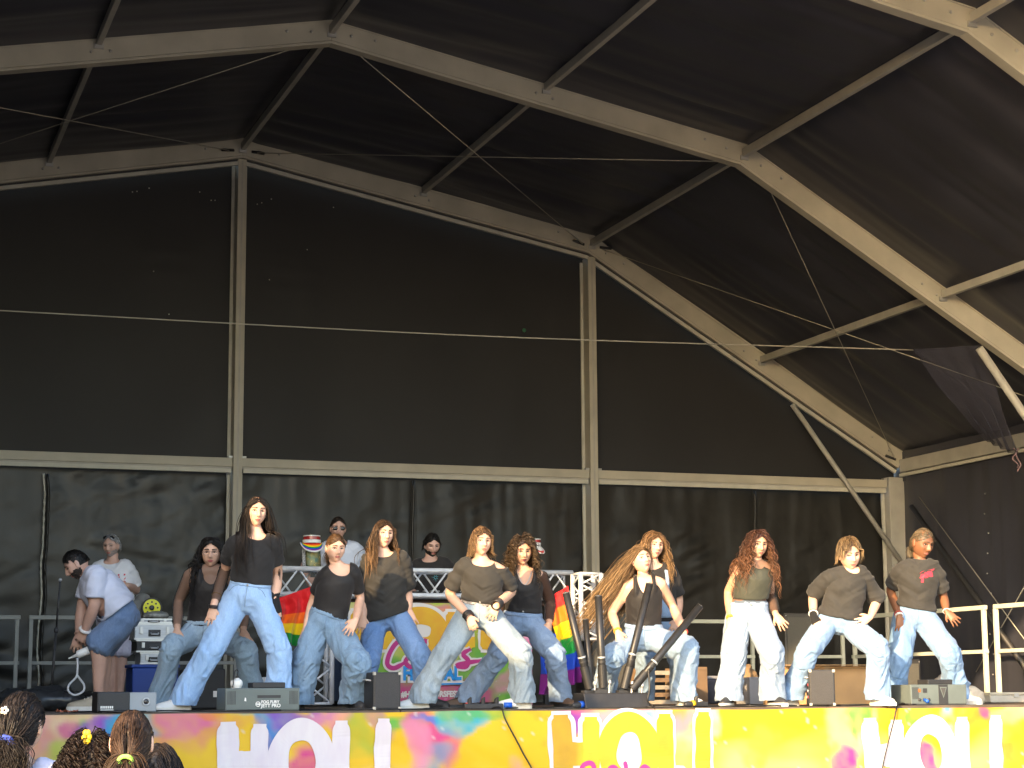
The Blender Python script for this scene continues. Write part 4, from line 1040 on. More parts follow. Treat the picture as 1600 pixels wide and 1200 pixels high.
def decal(P, polys, m, name, off=.006):        # flat print laid on the front of a shirt: polygons in metres around a chest point
    out = []; bv = P['topbvh']; o0 = P['pv']+(P['nk']-P['pv'])*.70
    for pl in polys:
        v = []
        for x, z in pl:
            q = o0+P['shv']*x+P['up']*z; h = bv.ray_cast(Vector(q+P['fwd']*.4), Vector(-P['fwd']))[0]
            v.append((np.array(h) if h is not None else q+P['fwd']*.12)+P['fwd']*off)
        out.append((np.array(v), [tuple(range(len(v)))]))
    obj(name, join(out), m, P['root'])
def rect(x0, x1, z0, z1, sk=0.0): return [(x0, z0), (x1, z0), (x1+sk, z1), (x0+sk, z1)]
rd = mat('red_print', (.55, .03, .06), .7)
decal(K_, [rect(-.015, .02, .0, .035, .01), rect(.025, .055, .01, .05), rect(.06, .10, .012, .055, -.01), [(-.02, .04), (.10, .06), (.115, .075), (.0, .058)], rect(0, .02, -.035, .0), [(.03, .0), (.09, .012), (.085, .025), (.03, .015)]], rd, 'shirt_print')

# ---- crew
CG = 'crew members working around the stage'
M1 = person('man in white t-shirt and denim shorts bending over to the left', -9.3,
    dict(hd=(119, 882), nk=(137, 893), sl=(142, 905, -.17), sr=(152, 901, .17), pv=(189, 962), el=(128, 950, -.12), wl=(124, 990, -.05), tl=(117, 1020, .0), er=(147, 947, .2), wr=(133, 984, .12), tr=(119, 1016, .06), kl=(160, 1010, -.10), kr=(153, 1008, .12), al=(163, 1092, -.12), ar=(155, 1090, .10)),
    S=1.05, skin='ruddy', male=True, facing=-78, head=(-80, 32, 0), hair=dict(length=.022, n=420, r=.0035, puff=.01, steps=4, vol=1.025, low=-.2, front=.55, back=.6), haircol=(.012, .010, .009), beard=((.03, .022, .018), .0015),
    top=dict(mat=cloth('ice_white_cotton', (.56, .60, .74), var=.04), lo=.10, ease=.022, loose=.03, sleeve=.72, sl_ease=.018, neck=(.08, .02, .01), wr=.009), bottom=dict(mat=denim('worn_blue_denim', (.12, .20, .36), .3), shorts=1.0, wide=1.05, waist=.16, name='denim_shorts'), shoes=(m_tan_sh, m_sole_w), toe=(-70, -75), group=CG, seed=21, waist=1.14, hands=dict(l=dict(curl=.6), r=dict(curl=.6)))
ringband(M1['wr'], M1['wr']-M1['er'], .040, .026, m_wband, M1['root'], 'wristband')
M2 = person('grey-haired man in white HOLI t-shirt standing by the flight cases', -4.6,
    dict(hd=(174, 853), nk=(176, 879), sl=(152, 889), sr=(200, 889), pv=(182, 965), el=(143, 924), wl=(158, 930, .16), tl=(172, 928, .2), er=(213, 922), wr=(198, 915, .2), tr=(184, 912, .24), kl=(172, 1022, .03), kr=(190, 1022, .03), al=(172, 1075, 0), ar=(187, 1075, 0)),
    S=1.04, skin='ruddy', male=True, head=(-14, 6, 0), hair=dict(length=.04, n=380, r=.004, puff=.03, steps=4, low=-.15, front=.60, back=.5), haircol=(.33, .33, .34), beard=((.30, .27, .26), .0006), glasses='up',
    top=dict(mat=wht, lo=.06, ease=.024, loose=.03, sleeve=.75, sl_ease=.018, neck=(.08, .02, .01), wr=.009), bottom=dict(mat=cloth('lavender_cotton', (.50, .48, .58)), shorts=.92, wide=1.1, waist=.14, name='shorts'), shoes=WS, toe=(-20, 20), group=CG, seed=22)
def holi_polys(x, z, h, w):            # H O L I in block strokes
    t = w*.16; P = []
    P += [rect(x, x+t, z, z+h), rect(x+w*.34, x+w*.34+t, z, z+h), rect(x+t, x+w*.34, z+h*.4, z+h*.6)]; x += w*.62
    n = 14
    for k in range(n):
        a0, a1 = 2*math.pi*k/n, 2*math.pi*(k+1)/n
        P.append([(x+w*.3+math.cos(a)*rr*w*.3, z+h/2+math.sin(a)*rr*h/2) for a, rr in ((a0, .5), (a0, 1), (a1, 1), (a1, .5))])
    x += w*.72; P += [rect(x, x+t, z, z+h), rect(x+t, x+w*.42, z, z+h*.2)]; x += w*.55; P.append(rect(x, x+t, z, z+h)); return P
decal(M2, holi_polys(-.06, -.02, .085, .10), rd, 'shirt_lettering')
person('man in dark sunglasses and pale t-shirt standing behind the truss table', -5.4,
    dict(hd=(528, 826), nk=(531, 851), sl=(506, 860), sr=(557, 860), pv=(532, 935), el=(476, 882), wl=(480, 905, .22), tl=(490, 915, .3), er=(570, 890), wr=(560, 915, .2), tr=(552, 925, .28), kl=(520, 1000), kr=(545, 1000), al=(520, 1075), ar=(545, 1075)),
    S=1.04, skin='ruddy', male=True, head=(14, 2, 0), hair=dict(length=.03, n=380, r=.004, puff=.02, steps=4, low=-.2, front=.55, back=.6), haircol=(.03, .02, .014), glasses='dark',
    top=dict(mat=wht2, lo=.06, ease=.024, sleeve=.75, sl_ease=.018, neck=(.08, .02, .01), wr=.009), bottom=dict(mat=jM, wide=1.0, waist=.14), shoes=BB, group=CG, seed=23, vox=1.3)
D2 = person('bearded man in black t-shirt and cap working behind the truss table', -5.4,
    dict(hd=(675, 852), nk=(672, 876), sl=(650, 886), sr=(700, 884), pv=(676, 958), el=(640, 920), wl=(655, 935, .26), tl=(668, 940, .34), er=(712, 918), wr=(700, 934, .26), tr=(690, 940, .34), kl=(665, 1010), kr=(690, 1010), al=(665, 1078), ar=(690, 1078)),
    S=1.04, skin='ruddy', male=True, head=(18, 16, 0), hair=dict(length=.05, n=380, r=.005, puff=.06, steps=4, vol=1.06, low=-.25, front=.5, back=.5), haircol=(.012, .010, .009), beard=((.018, .014, .012), .009),
    top=dict(mat=blk, lo=.06, ease=.022, sleeve=.75, sl_ease=.018, neck=(.08, .02, .01), wr=.008), bottom=dict(mat=jM, wide=1.0, waist=.14), shoes=BB, group=CG, seed=24, vox=1.3)
cy = mat('turquoise_print', (.10, .48, .55), .7)
stars = []
for k in range(7):
    a = k*6.283/7+.3; r = .034+.012*(k % 2); stars.append([(.055+math.cos(a-.25)*.010, .0+math.sin(a-.25)*.010), (.055+math.cos(a)*r, math.sin(a)*r), (.055+math.cos(a+.25)*.010, math.sin(a+.25)*.010)])
decal(D2, stars, cy, 'shirt_print')

# ---- spectators in front of the stage, seen from behind
def spectator(label, px, py, depth, w, hair, haircol, yaw, topm, seed, S=.85, skin='fair'):
    s = FPX/depth                      # pixels per metre
    J = dict(hd=(px, py), nk=(px, py+.155*s), sl=(px-.13*s, py+.20*s), sr=(px+.13*s, py+.20*s), pv=(px, py+.60*s), el=(px-.17*s, py+.42*s), wl=(px-.16*s, py+.60*s), tl=(px-.16*s, py+.70*s), er=(px+.17*s, py+.42*s), wr=(px+.16*s, py+.60*s), tr=(px+.16*s, py+.70*s), kl=(px-.08*s, py+.95*s), kr=(px+.08*s, py+.95*s), al=(px-.09*s, py+1.3*s), ar=(px+.09*s, py+1.3*s))
    fl = GZ
    # back to the camera: mirror left and right so that the body faces the stage
    for a, b in (('sl', 'sr'), ('el', 'er'), ('wl', 'wr'), ('tl', 'tr'), ('kl', 'kr'), ('al', 'ar')): J[a], J[b] = J[b], J[a]
    return person(label, 0, J, S=S, skin=skin, head=(yaw, 0, 0), hs=w, hair=hair, haircol=haircol, depth=depth, floor=fl, top=dict(mat=topm, lo=.05, ease=.018, sleeve=.7, neck=(.07, .02, .01), wr=.008), bottom=dict(mat=jF, waist=.16, seams=False), shoes=WS, toe=(180, 180), group='spectators standing in front of the stage', seed=seed, facing=180, vox=1.7)
purp = cloth('purple_cotton', (.14, .05, .2))
S1 = spectator('spectator with dark curly ponytail, blue scrunchie and hair clip at far left', 34, 1133, 7.4, 1.10, dict(length=.42, n=420, r=.0045, curl=.0075, turns=5, tie=(0, .12, -.055), back=.9, puff=.05, vol=1.06, low=-.6, steps=20, jit=.07), (.022, .016, .013), 168, cloth('lilac_cotton', (.5, .52, .68)), 31)
S2 = spectator('spectator with frizzy dark curls and yellow flower clip, low in front', 140, 1197, 7.2, 1.0, dict(length=.22, n=460, r=.0045, curl=.011, turns=5, back=.5, puff=.30, vol=1.08, low=-.6, steps=12, flow=(-.5, 0, .1)), (.022, .014, .011), 200, purp, 32)
S3 = spectator('spectator with smooth brown ponytail in a neon green tie', 206, 1160, 7.0, 1.03, dict(length=.34, n=620, r=.0042, tie=(0, .125, -.06), back=1.2, puff=.01, vol=1.04, low=-.6, steps=18, jit=.01, lvar=.05), (.060, .034, .020), 182, wht2, 33)
S4 = spectator('spectator with dark hair mostly below the picture, beside the neon ponytail', 250, 1208, 7.6, 1.0, dict(length=.26, n=420, r=.0055, back=.5, puff=.06, vol=1.05, low=-.6, steps=12), (.030, .022, .018), 178, purp, 34)
def at_head(P, l): return P['Rm']@(np.array(l)*P['hs'])+P['hd']
def scrunch(P, l, r, h, m, name, wob=0.0):
    c = at_head(P, l); a = np.linspace(0, 2*math.pi, 26, endpoint=False); ax = P['Rm']@np.array([0, 1.0, -.3])
    s_ = P['Rm']@np.array([1.0, 0, 0]); u_ = np.cross(norm(ax), s_)
    rr = r*(1+wob*np.sin(a*7)); obj(name, tube(c+np.cos(a)[:, None]*s_*rr[:, None]+np.sin(a)[:, None]*u_*rr[:, None]*.7, h*(1+wob*np.cos(a*9)), 8, closed=True), m, P['root'], smooth=True)
scrunch(S1, (0, .128, -.058), .024, .011, cloth('blue_scrunchie', (.06, .10, .52)), 'scrunchie', .2)
scrunch(S3, (0, .136, -.062), .022, .008, cloth('neon_green_tie', (.40, .85, .12)), 'hair_tie')
c = at_head(S1, (.015, .112, .055)); k_ = [ellipsoid(c+np.array([math.cos(a)*.010, 0, math.sin(a)*.010]), .007, .005, .007, 8, 6) for a in np.arange(5)*1.2566]
obj('hair_clip', join(k_), mat('pearl_clip', (.6, .56, .5), .3), S1['root'], smooth=True)
c = at_head(S2, (.02, .06, .115)); k_ = [ellipsoid(c+CR*math.cos(a)*.010+UZ*math.sin(a)*.018+CF*.01, .010, .007, .012, 8, 6) for a in np.arange(6)*1.047]
obj('flower_clip', join(k_), mat('yellow_flower', (.75, .52, .02), .6), S2['root'], smooth=True)
# ============================================================ props
class Fr:                              # local frame on a floor point: u right, f towards the viewer, z up
    def __init__(s, x, y, yaw=0.0, z=0.0):
        c, n = math.cos(R(yaw)), math.sin(R(yaw)); s.o = np.array([x, y, z]); s.u = np.array([c, n, 0]); s.f = np.array([n, -c, 0])
    def P(s, u, f, z): return s.o+s.u*u+s.f*f+UZ*z
    def box(s, u0, u1, f0, f1, z0, z1): return obox(s.P((u0+u1)/2, (f0+f1)/2, (z0+z1)/2), s.u*(u1-u0)/2, s.f*(f1-f0)/2, UZ*(z1-z0)/2)
    def poly(s, pts, f):               # flat polygon on a plane facing the viewer
        return np.array([s.P(u, f, z) for u, z in pts]), [tuple(range(len(pts)))]
    def text(s, t, size, u, f, z, bold=.0, sx=1.0, center=False):
        v, fa = text_shape(t, size, bold); w = v[:, 0].max()
        if center: u = u-w*sx/2
        return np.array([s.P(u+p[0]*sx, f, z+p[1]) for p in v]), fa
def fx(px, Y, py=1105): return W(px, py, Y)[0]
def ppm(px, Y): return FPX/depth_at(px, Y)
def cable(pts, r=.006, m=None, name='cable', parent=None, n=60):
    return obj(name, tube(catmull(pts, n), r, 6), m or m_cab, parent, smooth=True)
m_cab = mat('black_cable', (.012, .012, .013), .5)
m_blk = mat('black_cabinet', (.022, .022, .024), .55, var=.2, vscale=12, bump=.15, bscale=120)
m_blk_l = mat('worn_black_cabinet', (.055, .053, .048), .65, var=.3, vscale=4, bump=.15, bscale=90)
m_grille = mat('steel_grille', (.035, .035, .038), .6, var=.3, vscale=220, bump=.5, bscale=300)
m_grey = mat('grey_casing', (.28, .31, .34), .5, var=.08, vscale=6)
m_fog = mat('grey_green_casing', (.11, .135, .13), .5, var=.1, vscale=6, bump=.06, bscale=60)
m_white = mat('white_print', (.75, .75, .73), .6)
m_silver = mat('brushed_silver_case', (.46, .48, .50), .4, metal=.35, var=.12, vscale=10, stretch=(1, 1, 8))
m_trim = mat('case_corner_trim', (.55, .56, .57), .3, metal=.7)
m_blue = mat('blue_plastic_crate', (.008, .045, .26), .5, var=.1, vscale=4)
m_truss = mat('truss_aluminium', (.62, .65, .70), .34, metal=.12, var=.1, vscale=12)
m_card = mat('cardboard', (.54, .33, .15), .85, var=.12, vscale=4, bump=.1, bscale=40)
m_card2 = mat('brown_cardboard', (.20, .13, .075), .85, var=.2, vscale=6)
m_tape = mat('parcel_tape', (.50, .34, .17), .35)
m_plug = mat('blue_plug', (.01, .09, .5), .4); m_yel = mat('yellow_plug', (.7, .42, .01), .5)

# ---- front fascia banner with painted colour clouds and HOLI lettering
XB0, XB1 = -8.9, 8.15; BY = YF-.035
def lin(c): return np.array([((x/255)/12.92 if x/255 < .04045 else ((x/255+.055)/1.055)**2.4) for x in c])
YEL, ORG, MAG, PNK, CYA, BLU, VIO, GRN, LIM, CRM = [lin(c) for c in ((250, 205, 20), (245, 140, 40), (225, 40, 150), (245, 150, 185), (30, 185, 215), (50, 120, 225), (150, 70, 200), (95, 190, 70), (190, 215, 60), (250, 225, 170))]
blobs = [(60, 1150, 90, 40, PNK, .7), (110, 1125, 60, 25, CRM, .7), (115, 1140, 18, 22, GRN, .9), (90, 1132, 25, 14, MAG, .7), (150, 1140, 40, 22, VIO, .6), (145, 1155, 45, 16, MAG, .7), (150, 1122, 30, 10, VIO, 1), (175, 1128, 18, 12, BLU, 1), (215, 1118, 40, 9, CYA, 1), (100, 1180, 50, 20, LIM, .8), (330, 1128, 40, 14, PNK, 1), (310, 1140, 60, 18, MAG, .5), (300, 1185, 30, 40, YEL, .6), (360, 1120, 20, 8, ORG, .8), (432, 1120, 22, 14, CYA, 1), (425, 1135, 14, 14, BLU, .8), (455, 1116, 40, 8, VIO, .8), (480, 1180, 30, 22, MAG, .9), (500, 1118, 30, 12, PNK, .8), (545, 1140, 16, 30, GRN, .5), (585, 1122, 22, 10, VIO, .5), (635, 1125, 30, 12, GRN, 1), (660, 1140, 26, 30, MAG, .7), (680, 1175, 26, 26, MAG, 1), (672, 1120, 14, 8, BLU, 1), (705, 1132, 20, 24, CYA, .9), (725, 1112, 30, 10, GRN, .7), (660, 1195, 30, 14, CYA, .6), (640, 1160, 20, 30, PNK, .8), (820, 1112, 24, 8, ORG, .8), (870, 1112, 30, 10, CYA, .6), (905, 1112, 40, 12, MAG, 1), (895, 1125, 20, 10, VIO, .8), (955, 1108, 24, 7, GRN, .7), (985, 1112, 50, 9, PNK, .9), (1030, 1118, 20, 10, CYA, .7), (1060, 1118, 22, 14, ORG, 1), (1065, 1150, 24, 30, PNK, .8), (1060, 1185, 20, 20, GRN, .7), (1095, 1112, 20, 10, PNK, .8), (1112, 1122, 14, 18, CYA, .6), (1190, 1175, 20, 30, LIM, .8), (1300, 1125, 22, 30, PNK, .8), (1292, 1150, 18, 40, LIM, .4), (1300, 1178, 20, 18, MAG, 1), (1318, 1108, 18, 14, GRN, 1), (1335, 1125, 18, 10, PNK, .8), (1375, 1115, 24, 10, ORG, .6), (1430, 1112, 18, 14, GRN, .8), (1430, 1150, 20, 30, GRN, .5), (1450, 1180, 16, 16, MAG, 1), (1490, 1112, 22, 12, CYA, 1), (1480, 1125, 12, 12, CYA, .8), (1470, 1118, 12, 8, PNK, .8), (1545, 1108, 40, 14, ORG, .9), (1552, 1104, 14, 7, MAG, .7), (1590, 1112, 20, 12, CYA, .4), (1575, 1140, 16, 18, GRN, .6), (1590, 1185, 18, 14, ORG, .8), (1345, 1160, 14, 30, ORG, .6)]
def bannerfn(u, v):
    x = XB0+(XB1-XB0)*u; z = -.014-1.22*v+.007*fbm(np.stack([x*1.6, 0*x, 0*x+6], 1), 2)*(1-v)
    y = BY+.012*fbm(np.stack([x*1.3, z*1.2, 0*x], 1), 2)*np.clip(v*5, 0, 1)+.012*ridge(np.stack([x*2+z*3, z*2, 0*x+5], 1), 2)*np.clip(v*4, 0, 1)
    return np.stack([x, y, z], 1)
bsh = grid(760, 60, bannerfn); bp_ = bsh[0]
def to_px(p):
    d = p-CAM; w = d@FW; return np.stack([800+FPX*(d@RT)/w, 600-FPX*(d@UP)/w], 1)
def paint(P, X, Z, blobs_m, base):      # cloud colours in metres on the cloth
    n1 = np.stack([X*2.6, Z*2.6, 0*X], 1); wx = .16*fbm(n1, 4); wz = .16*fbm(n1+31.7, 4)
    c = base*(1+.12*fbm(np.stack([X*1.7, Z*1.7, 0*X+2], 1), 3))[:, None]
    mixn = fbm(np.stack([X*1.1, Z*2.2, 0*X+8], 1), 3)
    c = c*(1-np.clip(mixn-.35, 0, .5)[:, None])+CRM*np.clip(mixn-.35, 0, .5)[:, None]
    for bx, bz, rx_, rz_, col, op in blobs_m:
        e = (((X+wx-bx)/rx_)**2+((Z+wz-bz)/rz_)**2)*.62; m = op*np.clip(1.5-e*.95, 0, 1); m = m*m*(3-2*m) if op > .5 else m
        m = np.clip(m, 0, 1)*(.8+.2*np.clip(fbm(np.stack([X*14, Z*14, 0*X], 1), 2), -1, 1))
        c = c*(1-m[:, None])+col*m[:, None]
    sp = fbm(np.stack([X*30, Z*30, 0*X+3], 1), 2); c = np.where((sp > 1.02)[:, None], c*.5+.4, c)
    return np.clip(c*.64+.006, 0.003, .62)
bm_ = []
for px, py, rx_, rz_, col, op in blobs:
    x, z = XZ(px, py, BY); s_ = ppm(px, BY); bm_.append((x, z, rx_/s_*1.05, rz_/s_*1.15, col, op))
for k in range(40):                     # the cloth goes on beyond the picture
    bm_.append((RNG.uniform(XB0, XB1), RNG.uniform(-1.25, -.62), RNG.uniform(.1, .35), RNG.uniform(.08, .25), [MAG, PNK, CYA, GRN, ORG, LIM][k % 6], .9))
yb = bp_[:, 0]
banner = obj('stage_banner', bsh, mat('printed_banner', (.8, .6, .1), .55, attr='tint', var=.06, vscale=5, bump=.05, bscale=30, spec=.35), None, smooth=True, loc=(0, BY, GZ))
tag(banner, 'long colourful festival banner lettered HOLI along the stage front', 'banner')
color_attr(banner, paint(bp_, bp_[:, 0], bp_[:, 2], bm_, YEL))
def stroke(pts, w, seed=0, wob=.08, n=26):     # brush stroke: ragged ribbon polygon along a line, as quads
    p = catmull(np.array(pts, float), n) if len(pts) > 2 else np.array([np.array(pts[0])+(np.array(pts[1])-np.array(pts[0]))*t for t in np.linspace(0, 1, n)])
    T = np.gradient(p, axis=0); T /= np.linalg.norm(T, axis=1)[:, None]; N = np.stack([-T[:, 1], T[:, 0]], 1)
    q = np.linspace(0, 1, n); nz = lambda o: 1+wob*fbm(np.stack([q*5+seed*3+o, 0*q+seed, 0*q], 1), 2)
    endc = np.clip(np.minimum(q, 1-q)*n*.45, .72, 1)
    a = p+N*(w/2*nz(0)*endc)[:, None]; b = p-N*(w/2*nz(7)*endc)[:, None]
    return np.concatenate([a, b]), [(i, i+1, n+i+1, n+i) for i in range(n-1)]
def brush_holi(x0, x1, ztop, h, seed, grow=0.0, fill=False):
    W_ = x1-x0; w = W_*.105+grow; g = grow/2; zb = ztop-h; S_ = []
    S_.append(stroke([(x0+W_*.062, ztop+g), (x0+W_*.070, zb-g)], w*1.12, seed)); S_.append(stroke([(x0+W_*.240, ztop-h*.03+g), (x0+W_*.235, zb-g)], w, seed+1)); S_.append(stroke([(x0+W_*.06, zb+h*.48), (x0+W_*.24, zb+h*.49)], w*1.1+h*.04, seed+2, n=12))
    a = np.linspace(0, 2*math.pi, 40); cx, cz = x0+W_*.475, zb+h*.49
    n = 56; a = np.linspace(0, 2*math.pi, n); wv = 1+.05*np.sin(3*a+seed)+.04*np.sin(5*a+seed*2)
    ring_ = lambda k: np.stack([cx+(W_*.135+k*w*.55*wv)*np.sin(a), cz+(h*.41+k*w*.55*wv)*np.cos(a)], 1)
    S_.append((np.concatenate([ring_(-1), ring_(1)]), [(i, i+1, n+i+1, n+i) for i in range(n-1)]))
    S_.append(stroke([(x0+W_*.700, ztop+g), (x0+W_*.700, zb-g)], w*.95, seed+4)); S_.append(stroke([(x0+W_*.68, zb+w*.4), (x0+W_*.85, zb+w*.45)], w*.9, seed+5, n=12))
    S_.append(stroke([(x0+W_*.945, ztop+h*.02+g), (x0+W_*.935, zb-g)], w*.9, seed+6))
    if fill: S_.append(stroke([(cx, cz+h*.33), (cx, cz-h*.33)], W_*.17, seed+7))
    return S_
def lay(strokes, plane_y, lift):
    out = []
    for i, (v, f) in enumerate(strokes):
        h_ = len(v)//2; yy = plane_y(v[:, 0], v[:, 1])-lift-.0004*i-.00006*(np.arange(len(v)) % max(h_, 1)); out.append((np.stack([v[:, 0], yy, v[:, 1]], 1), f))
    return out
def by_(x, z):
    v = np.clip((-z-.012)/1.22, 0, 1)
    return BY+.012*fbm(np.stack([x*1.3, z*1.2, 0*x], 1), 2)*np.clip(v*5, 0, 1)+.012*ridge(np.stack([x*2+z*3, z*2, 0*x+5], 1), 2)*np.clip(v*4, 0, 1)
m_lw = mat('white_paint_lettering', (.52, .47, .55), .6, col2=(.60, .58, .61), vscale=9, stretch=(1, 1, .3)); m_lo = mat('ochre_lettering', (.40, .24, .015), .6, col2=(.47, .30, .015), vscale=6); m_lm = mat('magenta_lettering', (.42, .02, .18), .6)
for q, (pa, pb_, pt, m_) in enumerate(((338, 614, 1128, m_lw), (860, 1112, 1117, m_lo), (1345, 1567, 1122, m_lw))):
    x0, zt = XZ(pa, pt, BY); x1, _ = XZ(pb_, pt, BY); h = .56
    if q == 1:
        for i, s_ in enumerate(lay(brush_holi(x0, x1, zt, h, 11, .055, True), by_, .003)): obj('letter_outline', s_, m_lw, banner)
    for i, s_ in enumerate(lay(brush_holi(x0, x1, zt, h, 20+q*9), by_, .008)): obj('letter_stroke', s_, m_, banner)
x0, z0 = XZ(905, 1193, BY); scr = [[(x0, z0-.06), (x0+.03, z0-.01), (x0+.09, z0), (x0+.12, z0-.05)], [(x0+.2, z0-.08), (x0+.26, z0-.03), (x0+.32, z0-.07)], [(x0+.36, z0+.01), (x0+.38, z0-.1)], [(x0+.46, z0-.08), (x0+.52, z0-.03), (x0+.58, z0-.08)]]
for i, s_ in enumerate(lay([stroke(p, .035, 50+i) for i, p in enumerate(scr)], by_, .012)): obj('letter_stroke', s_, m_lm, banner)

# ---- boxes and machines along the front edge
YD = -11.08
def lettered(fr, t, size, u, f, z, m, parent, bold=.001, sx=1.0, name='lettering'):
    return obj(name, fr.text(t, size, u, f, z, bold, sx), m, parent)
x = fx(173, YD); fr = Fr(x, YD, 3)
t = thing('control_box', (x, YD, 0), 'small black box with white lettering at the front edge, left', 'equipment')
obj('casing', fr.box(-.115, .115, -.1, .1, .006, .145), m_blk, t, bevel=.012); [obj('print_mark', fr.poly(rect(-.09+k*.013, -.081+k*.013, .03, .047), .1025), m_white, t) for k in range(7)]; obj('underline', fr.poly(rect(-.09, .0, .018, .023), .1025), m_white, t)
for u in (-.09, .09): obj('foot', fr.box(u-.015, u+.015, -.08, .08, 0, .008), m_dark, t)
x = fx(219, YD); fr = Fr(x, YD+.02, 3)
t = thing('projector_box', (x, YD, 0), 'grey box with a round dark lens beside the lettered black box', 'equipment')
obj('casing', fr.box(-.10, .10, -.1, .09, .006, .140), m_grey, t, bevel=.008)
a = np.linspace(0, 2*math.pi, 24, endpoint=False)
obj('lens_ring', tube(np.array([fr.P(.025+.024*math.cos(q), .094, .075+.024*math.sin(q)) for q in a]), .006, 8, closed=True), m_silver, t, smooth=True)
obj('lens', ellipsoid(fr.P(.025, .09, .075), .021, .008, .021, 16, 8), mat('dark_lens', (.02, .02, .025), .1), t, smooth=True)
for u in (-.08, .08): obj('foot', fr.box(u-.015, u+.015, -.08, .08, 0, .008), m_dark, t)

def fog_machine(label, px, yaw, tri, text):
    x = fx(px, YD); fr = Fr(x, YD, yaw); t = thing('fog_machine', (x, YD, 0), label, 'fog machine', 'fog machines on the stage edge')
    obj('casing', fr.box(-.27, .27, -.14, .14, .008, .165), m_fog, t, bevel=.008)
    for u0 in ((-.255, .195) if not tri else (-.255,)):
        for k in range(7): obj('vent_slot', fr.box(u0+k*.009, u0+k*.009+.004, .1385, .1415, .05, .145), m_dark, t)
    obj('top_tray', fr.box(-.06, .18, -.07, .08, .165, .205), m_blk, t, bevel=.006)
    obj('base_plate', fr.box(-.265, .265, -.135, .135, 0, .01), m_dark, t)
    if text:
        obj('logo_ring', tube(np.array([fr.P(-.035+.016*math.cos(q), .143, .052+.016*math.sin(q)) for q in np.linspace(0, 6.28, 18, endpoint=False)]), .0035, 6, closed=True), m_white, t)
        obj('logo_bar', fr.box(-.05, -.02, .142, .1445, .047, .057), m_white, t)
        lettered(fr, 'FOG FURY', .028, -.012, .1425, .058, m_white, t); lettered(fr, 'JETT PRO', .034, -.012, .1425, .030, m_white, t)
        obj('logo_mark', fr.poly([(-.135, .075), (-.12, .072), (-.122, .095), (-.13, .10)], .1425), m_white, t)
        obj('dark_strip', fr.poly(rect(-.04, .13, .095, .115), .1425), m_dark, t)
        b = obj('fluid_bottle', loft([fr.P(-.16, 0, .165), fr.P(-.16, 0, .19), fr.P(-.155, 0, .215), fr.P(-.155, 0, .23)], [.035, .045, .04, .018], [.035, .045, .04, .018], fr.u, 16, True, 10), m_white, t, smooth=True)
        obj('bottle_neck', tube([fr.P(-.155, 0, .225), fr.P(-.155, 0, .25)], .012, 10), m_dark, b)
        cable([fr.P(-.155, 0, .25), fr.P(-.15, 0, .29), fr.P(-.18, .03, .28), fr.P(-.2, .06, .17)], .004, parent=t)
    if tri:
        obj('logo_panel', fr.poly(rect(-.005, .085, .01, .163), .1425), m_dark, t); obj('logo_triangle', fr.poly([(.005, .145), (.075, .145), (.04, .055)], .1445), m_fog, t)
        obj('logo_triangle', fr.poly([(.015, .138), (.065, .138), (.04, .072)], .1455), mat('grey_mesh', (.06, .06, .06), .7), t)
        obj('orange_mark', fr.poly(rect(-.2, -.175, .105, .13), .1425), mat('orange_mark', (.5, .1, .02), .5), t); obj('display', fr.poly(rect(-.155, -.115, .10, .135), .1425), m_dark, t)
        for k in range(3): obj('socket', ellipsoid(fr.P(-.19+k*.045, .14, .045), .014, .01, .014, 10, 6), m_dark, t, smooth=True)
        obj('plug', tube([fr.P(-.15, .15, .045), fr.P(-.15, .2, .03)], .013, 10), m_plug, t, smooth=True)
    return fr
fog_machine('grey-green fog machine lettered FOG FURY JETT PRO with white bottle', 403, 2, False, True)
fog_machine('grey-green fog machine with black triangle emblem at the right', 1452, 4, True, False)
def cabinet(name, label, cat, px, Y, w, d, h, yaw, m, group=None, side_panel=False, handle=False, grille=True):
    x = fx(px, Y); fr = Fr(x, Y, yaw); t = thing(name, (x, Y, 0), label, cat, group)
    obj('casing', fr.box(-w/2, w/2, -d/2, d/2, .006, h), m, t, bevel=.01)
    if grille: obj('grille', fr.box(-w/2+.012, w/2-.012, d/2-.002, d/2+.004, .02, h-.014), m_grille, t)
    for q_ in range(4): obj('corner_cap', fr.box((-w/2-.003 if q_ % 2 else w/2-.02), (-w/2+.02 if q_ % 2 else w/2+.003), d/2-.02, d/2+.006, (.004 if q_ < 2 else h-.022), (.026 if q_ < 2 else h+.003)), m_alu_d, t, bevel=.004)
    for u in (-w/2+.03, w/2-.03): obj('foot', fr.box(u-.015, u+.015, -d/2+.02, d/2-.02, 0, .008), m_dark, t)
    if handle: obj('handle', tube([fr.P(-w/2-.004, -.05, h*.78), fr.P(-w/2-.03, -.03, h*.80), fr.P(-w/2-.03, .05, h*.80), fr.P(-w/2-.004, .07, h*.78)], .006, 8), m_silver, t, smooth=True)
    if side_panel:
        L = lambda f0, f1, z0, z1, e=.002: obox(fr.P(-w/2-e/2, (f0+f1)/2, (z0+z1)/2), fr.u*e/2, fr.f*(f1-f0)/2, UZ*(z1-z0)/2)
        obj('panel', L(-d*.38, d*.38, h*.1, h*.9, .003), m_dark, t)
        for i in range(3):
            for j in range(2): obj('socket', ellipsoid(fr.P(-w/2-.004, -d*.2+j*d*.4, h*(.25+.17*i)), .006, .013, .013, 10, 6), mat('red_socket', (.30, .05, .05), .4) if (i+j) % 2 else m_silver, t, smooth=True)
        obj('handle', tube([fr.P(-w/2-.004, -d*.3, h*.78), fr.P(-w/2-.03, -d*.2, h*.80), fr.P(-w/2-.03, d*.2, h*.80), fr.P(-w/2-.004, d*.3, h*.78)], .007, 8), m_silver, t, smooth=True)
    return fr, t
